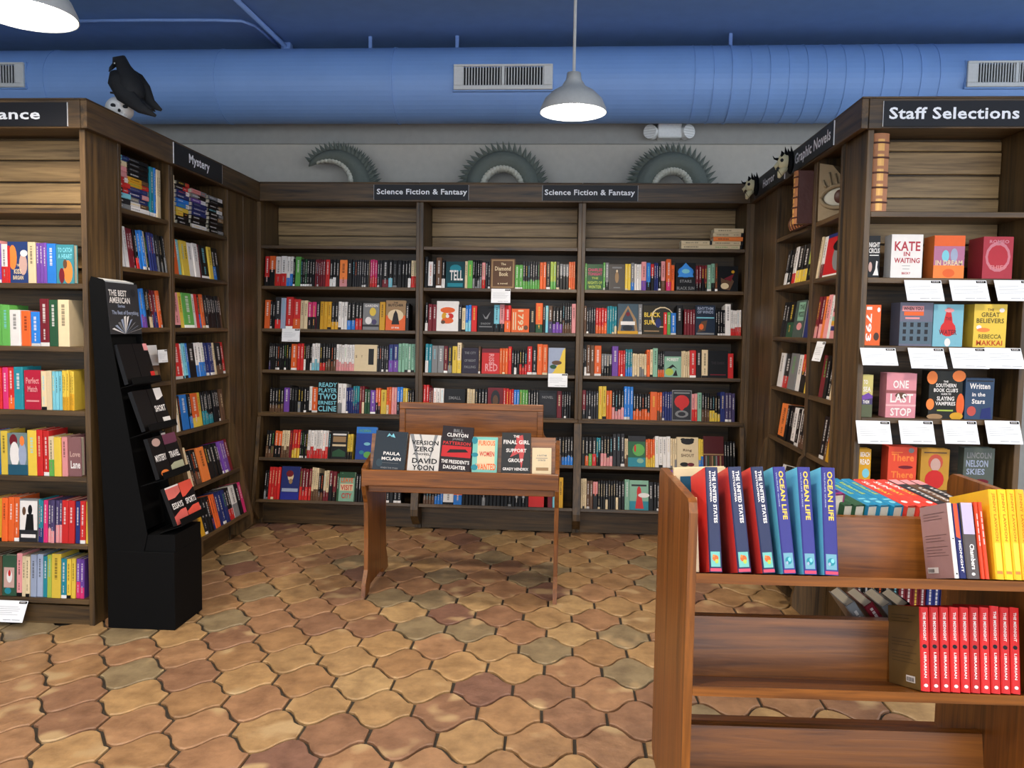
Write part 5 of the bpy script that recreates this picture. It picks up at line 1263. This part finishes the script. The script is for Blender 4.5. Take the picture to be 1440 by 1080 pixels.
# ------------------------------------------------------------------ horned skulls on the horror sign
def horned(px, py, s3, label):
    u = RGTF.u(px, py, -.1); z = at(px, py, 0, XR - .1).z
    h_ = empty('horned_skull', mat=RGTF.M @ Matrix.Translation((u, -.105, z)) @ Matrix.Diagonal((s3, s3, s3, 1)), label=label, category='ornament', group='horned skulls on the horror sign')
    b = MB(); b.ell((0, 0, .01), (.045, .058, .07), 24, 18, fn=lambda d: 1 - .22 * math.exp(-((abs(d.x) - .6) ** 2 + (d.y + .5) ** 2 + (d.z - .05) ** 2) / .08)); b.build('face', BONE2, h_, smooth=True)
    for ex in (-.034, .034):
        b = MB(); b.ell((ex, -.026, .015), (.01, .017, .016), 12, 8); b.build('eye_socket', DARK, h_, smooth=True)
    b = MB(); b.tube([(0, -.045, -.005), (0, -.075, -.035), (0, -.07, -.06)], [.02, .016, .006], 8); b.build('snout', BONE2, h_, smooth=True)
    b = MB(); b.tube([(0, .01, -.04), (0, -.03, -.09), (0, -.04, -.13)], [(.034, .034), (.024, .03), (.01, .012)], 10); b.build('jaw', BONE2, h_, smooth=True)
    b = MB()
    for i in range(5): b.ell((.02, -.052 + .006 * i, -.072 - .009 * i), (.004, .003, .006), 6, 4)
    b.build('teeth', DARK, h_, kind='stuff')
    b = MB(); b.ell((.012, .05, .0), (.05, .03, .1), 16, 12); b.build('hood', BLACKP, h_, smooth=True)
    for hy, hh in ((-.02, .1), (.01, .135), (.035, .12), (.06, .14)):
        b = MB(); b.tube([(.012, hy, .045), (.016, hy, .08), (.02, hy - .012, hh)], [.022, .014, .001], 8); b.build('horn', BLACKP, h_, smooth=True)
    b = MB(); b.tube([(0, -.05, .03), (0, -.085, .035), (0, -.1, .06)], [.014, .008, .001], 8); b.build('ear', BLACKP, h_, smooth=True)


horned(1104, 229, .62, 'pale skull with black horned hood, between horror and graphic novels signs')
horned(1057, 262, .62, 'pale skull with black horned hood, at the corner end of the horror sign')


# ------------------------------------------------------------------ antique books and the carved eye
def antique(M, w, h, d, label):
    a_ = empty('antique_book', mat=M, label=label, category='book prop', group='oversized leather book props')
    b = MB(); n = 8
    pts = [(w * i / n, .012 - .012 * math.sin(math.pi * i / n) - .004) for i in range(n + 1)]
    for z0, z1 in ((0, h),):
        k = len(b.v)
        for z in (z0, z1): b.v += [Vector((x, y, z)) for x, y in pts]
        for i in range(n): b.face((k + i, k + i + 1, k + n + 2 + i, k + n + 1 + i))
    b.build('spine', LEATH, a_, smooth=True)
    for x in (0, w - .008):
        b = MB(); b.bbox(x, .01, 0, x + .008, d, h, .003); b.build('board', LEATHD, a_)
    b = MB(); b.box(.0085, .015, .006, w - .0085, d - .01, h - .006); b.build('page_block', PAPER, a_)
    for i in range(5):
        z = h * (.12 + .19 * i)
        b = MB(); b.tube([Vector((x, y - .002, z)) for x, y in pts], .004, 6, up=Vector((0, 0, 1))); b.build('raised_band', LEATHD, a_, smooth=True)
    for z in (.015, .205, .395, .585, .775):
        b = MB(); k = len(b.v)
        for zz in (z * h, (z + .15) * h): b.v += [Vector((x * .8 + w * .1, y - .001, zz)) for x, y in pts]
        for i in range(n): b.face((k + i, k + i + 1, k + n + 2 + i, k + n + 1 + i))
        b.build('gilt_panel', GOLD, a_, smooth=True)
    return a_


u0, u1 = STA.u(1222, 290), STA.u(1250, 290)
antique(STA.M @ Matrix.Translation((max(u0, 1.312), .02, ZS[0] + .0006)), u1 - max(u0, 1.312), .335, .19, 'huge tan leather volume with gilt bands, upright on staff selections')
antique(RGTF.M @ Matrix.Translation((HU[1] - .099, -.085, ZA[0] + .0006)), .07, .275, .16, 'tan leather volume standing beside the carved eye')
M = RGTF.M @ Matrix.Translation((HU[1] - .105, -.03, ZA[0] + .0006)) @ Matrix.Rotation(-math.pi / 2, 4, 'Y')
antique(M, .075, .24, .15, 'tan leather volume lying flat by the horror shelves')
eu0, ez = HU[1] + .068, ZA[0] + .0006
y_ = empty('carved_eye', mat=RGTF.M @ Matrix.Translation((eu0, .0, ez)) @ Matrix.Rotation(.7, 4, 'Z'), label='tan carved dragon eye propped on the graphic novels top shelf', category='sculpture')
W2 = .24
b = MB(); pr = [(0, 0), (W2 * .9, .03), (W2, .16), (W2 * .55, .2), (W2 * .3, .27), (.0, .29)]
b.prism(pr, 0, .06, 'y'); b.build('relief_block', EYEM, y_)
ec = (W2 * .5, .11)
b = MB(); b.ell((ec[0], 0, ec[1]), (.09, .012, .045), 24, 12); b.build('eyeball', STONE2, y_, smooth=True)
b = MB(); b.ell((ec[0], -.004, ec[1]), (.032, .014, .035), 20, 12); b.build('iris', LEATHD, y_, smooth=True)
for sg in (1, -1):
    b = MB(); b.tube([Vector((ec[0] + .1 * math.cos(a), -.008, ec[1] + sg * .055 * math.sin(a))) for a in [math.pi * i / 12 for i in range(13)]], .01, 8); b.build('eyelid', EYEM, y_, smooth=True)
for i in range(5):
    b = MB(); b.tube([(W2 * (.1 + .14 * i), -.003, .2 + .012 * ((i * 3) % 4)), (W2 * (.16 + .14 * i), -.008, .17), (W2 * (.2 + .14 * i), -.003, .165)], .007, 6); b.build('brow_ridge', EYEM, y_, smooth=True)
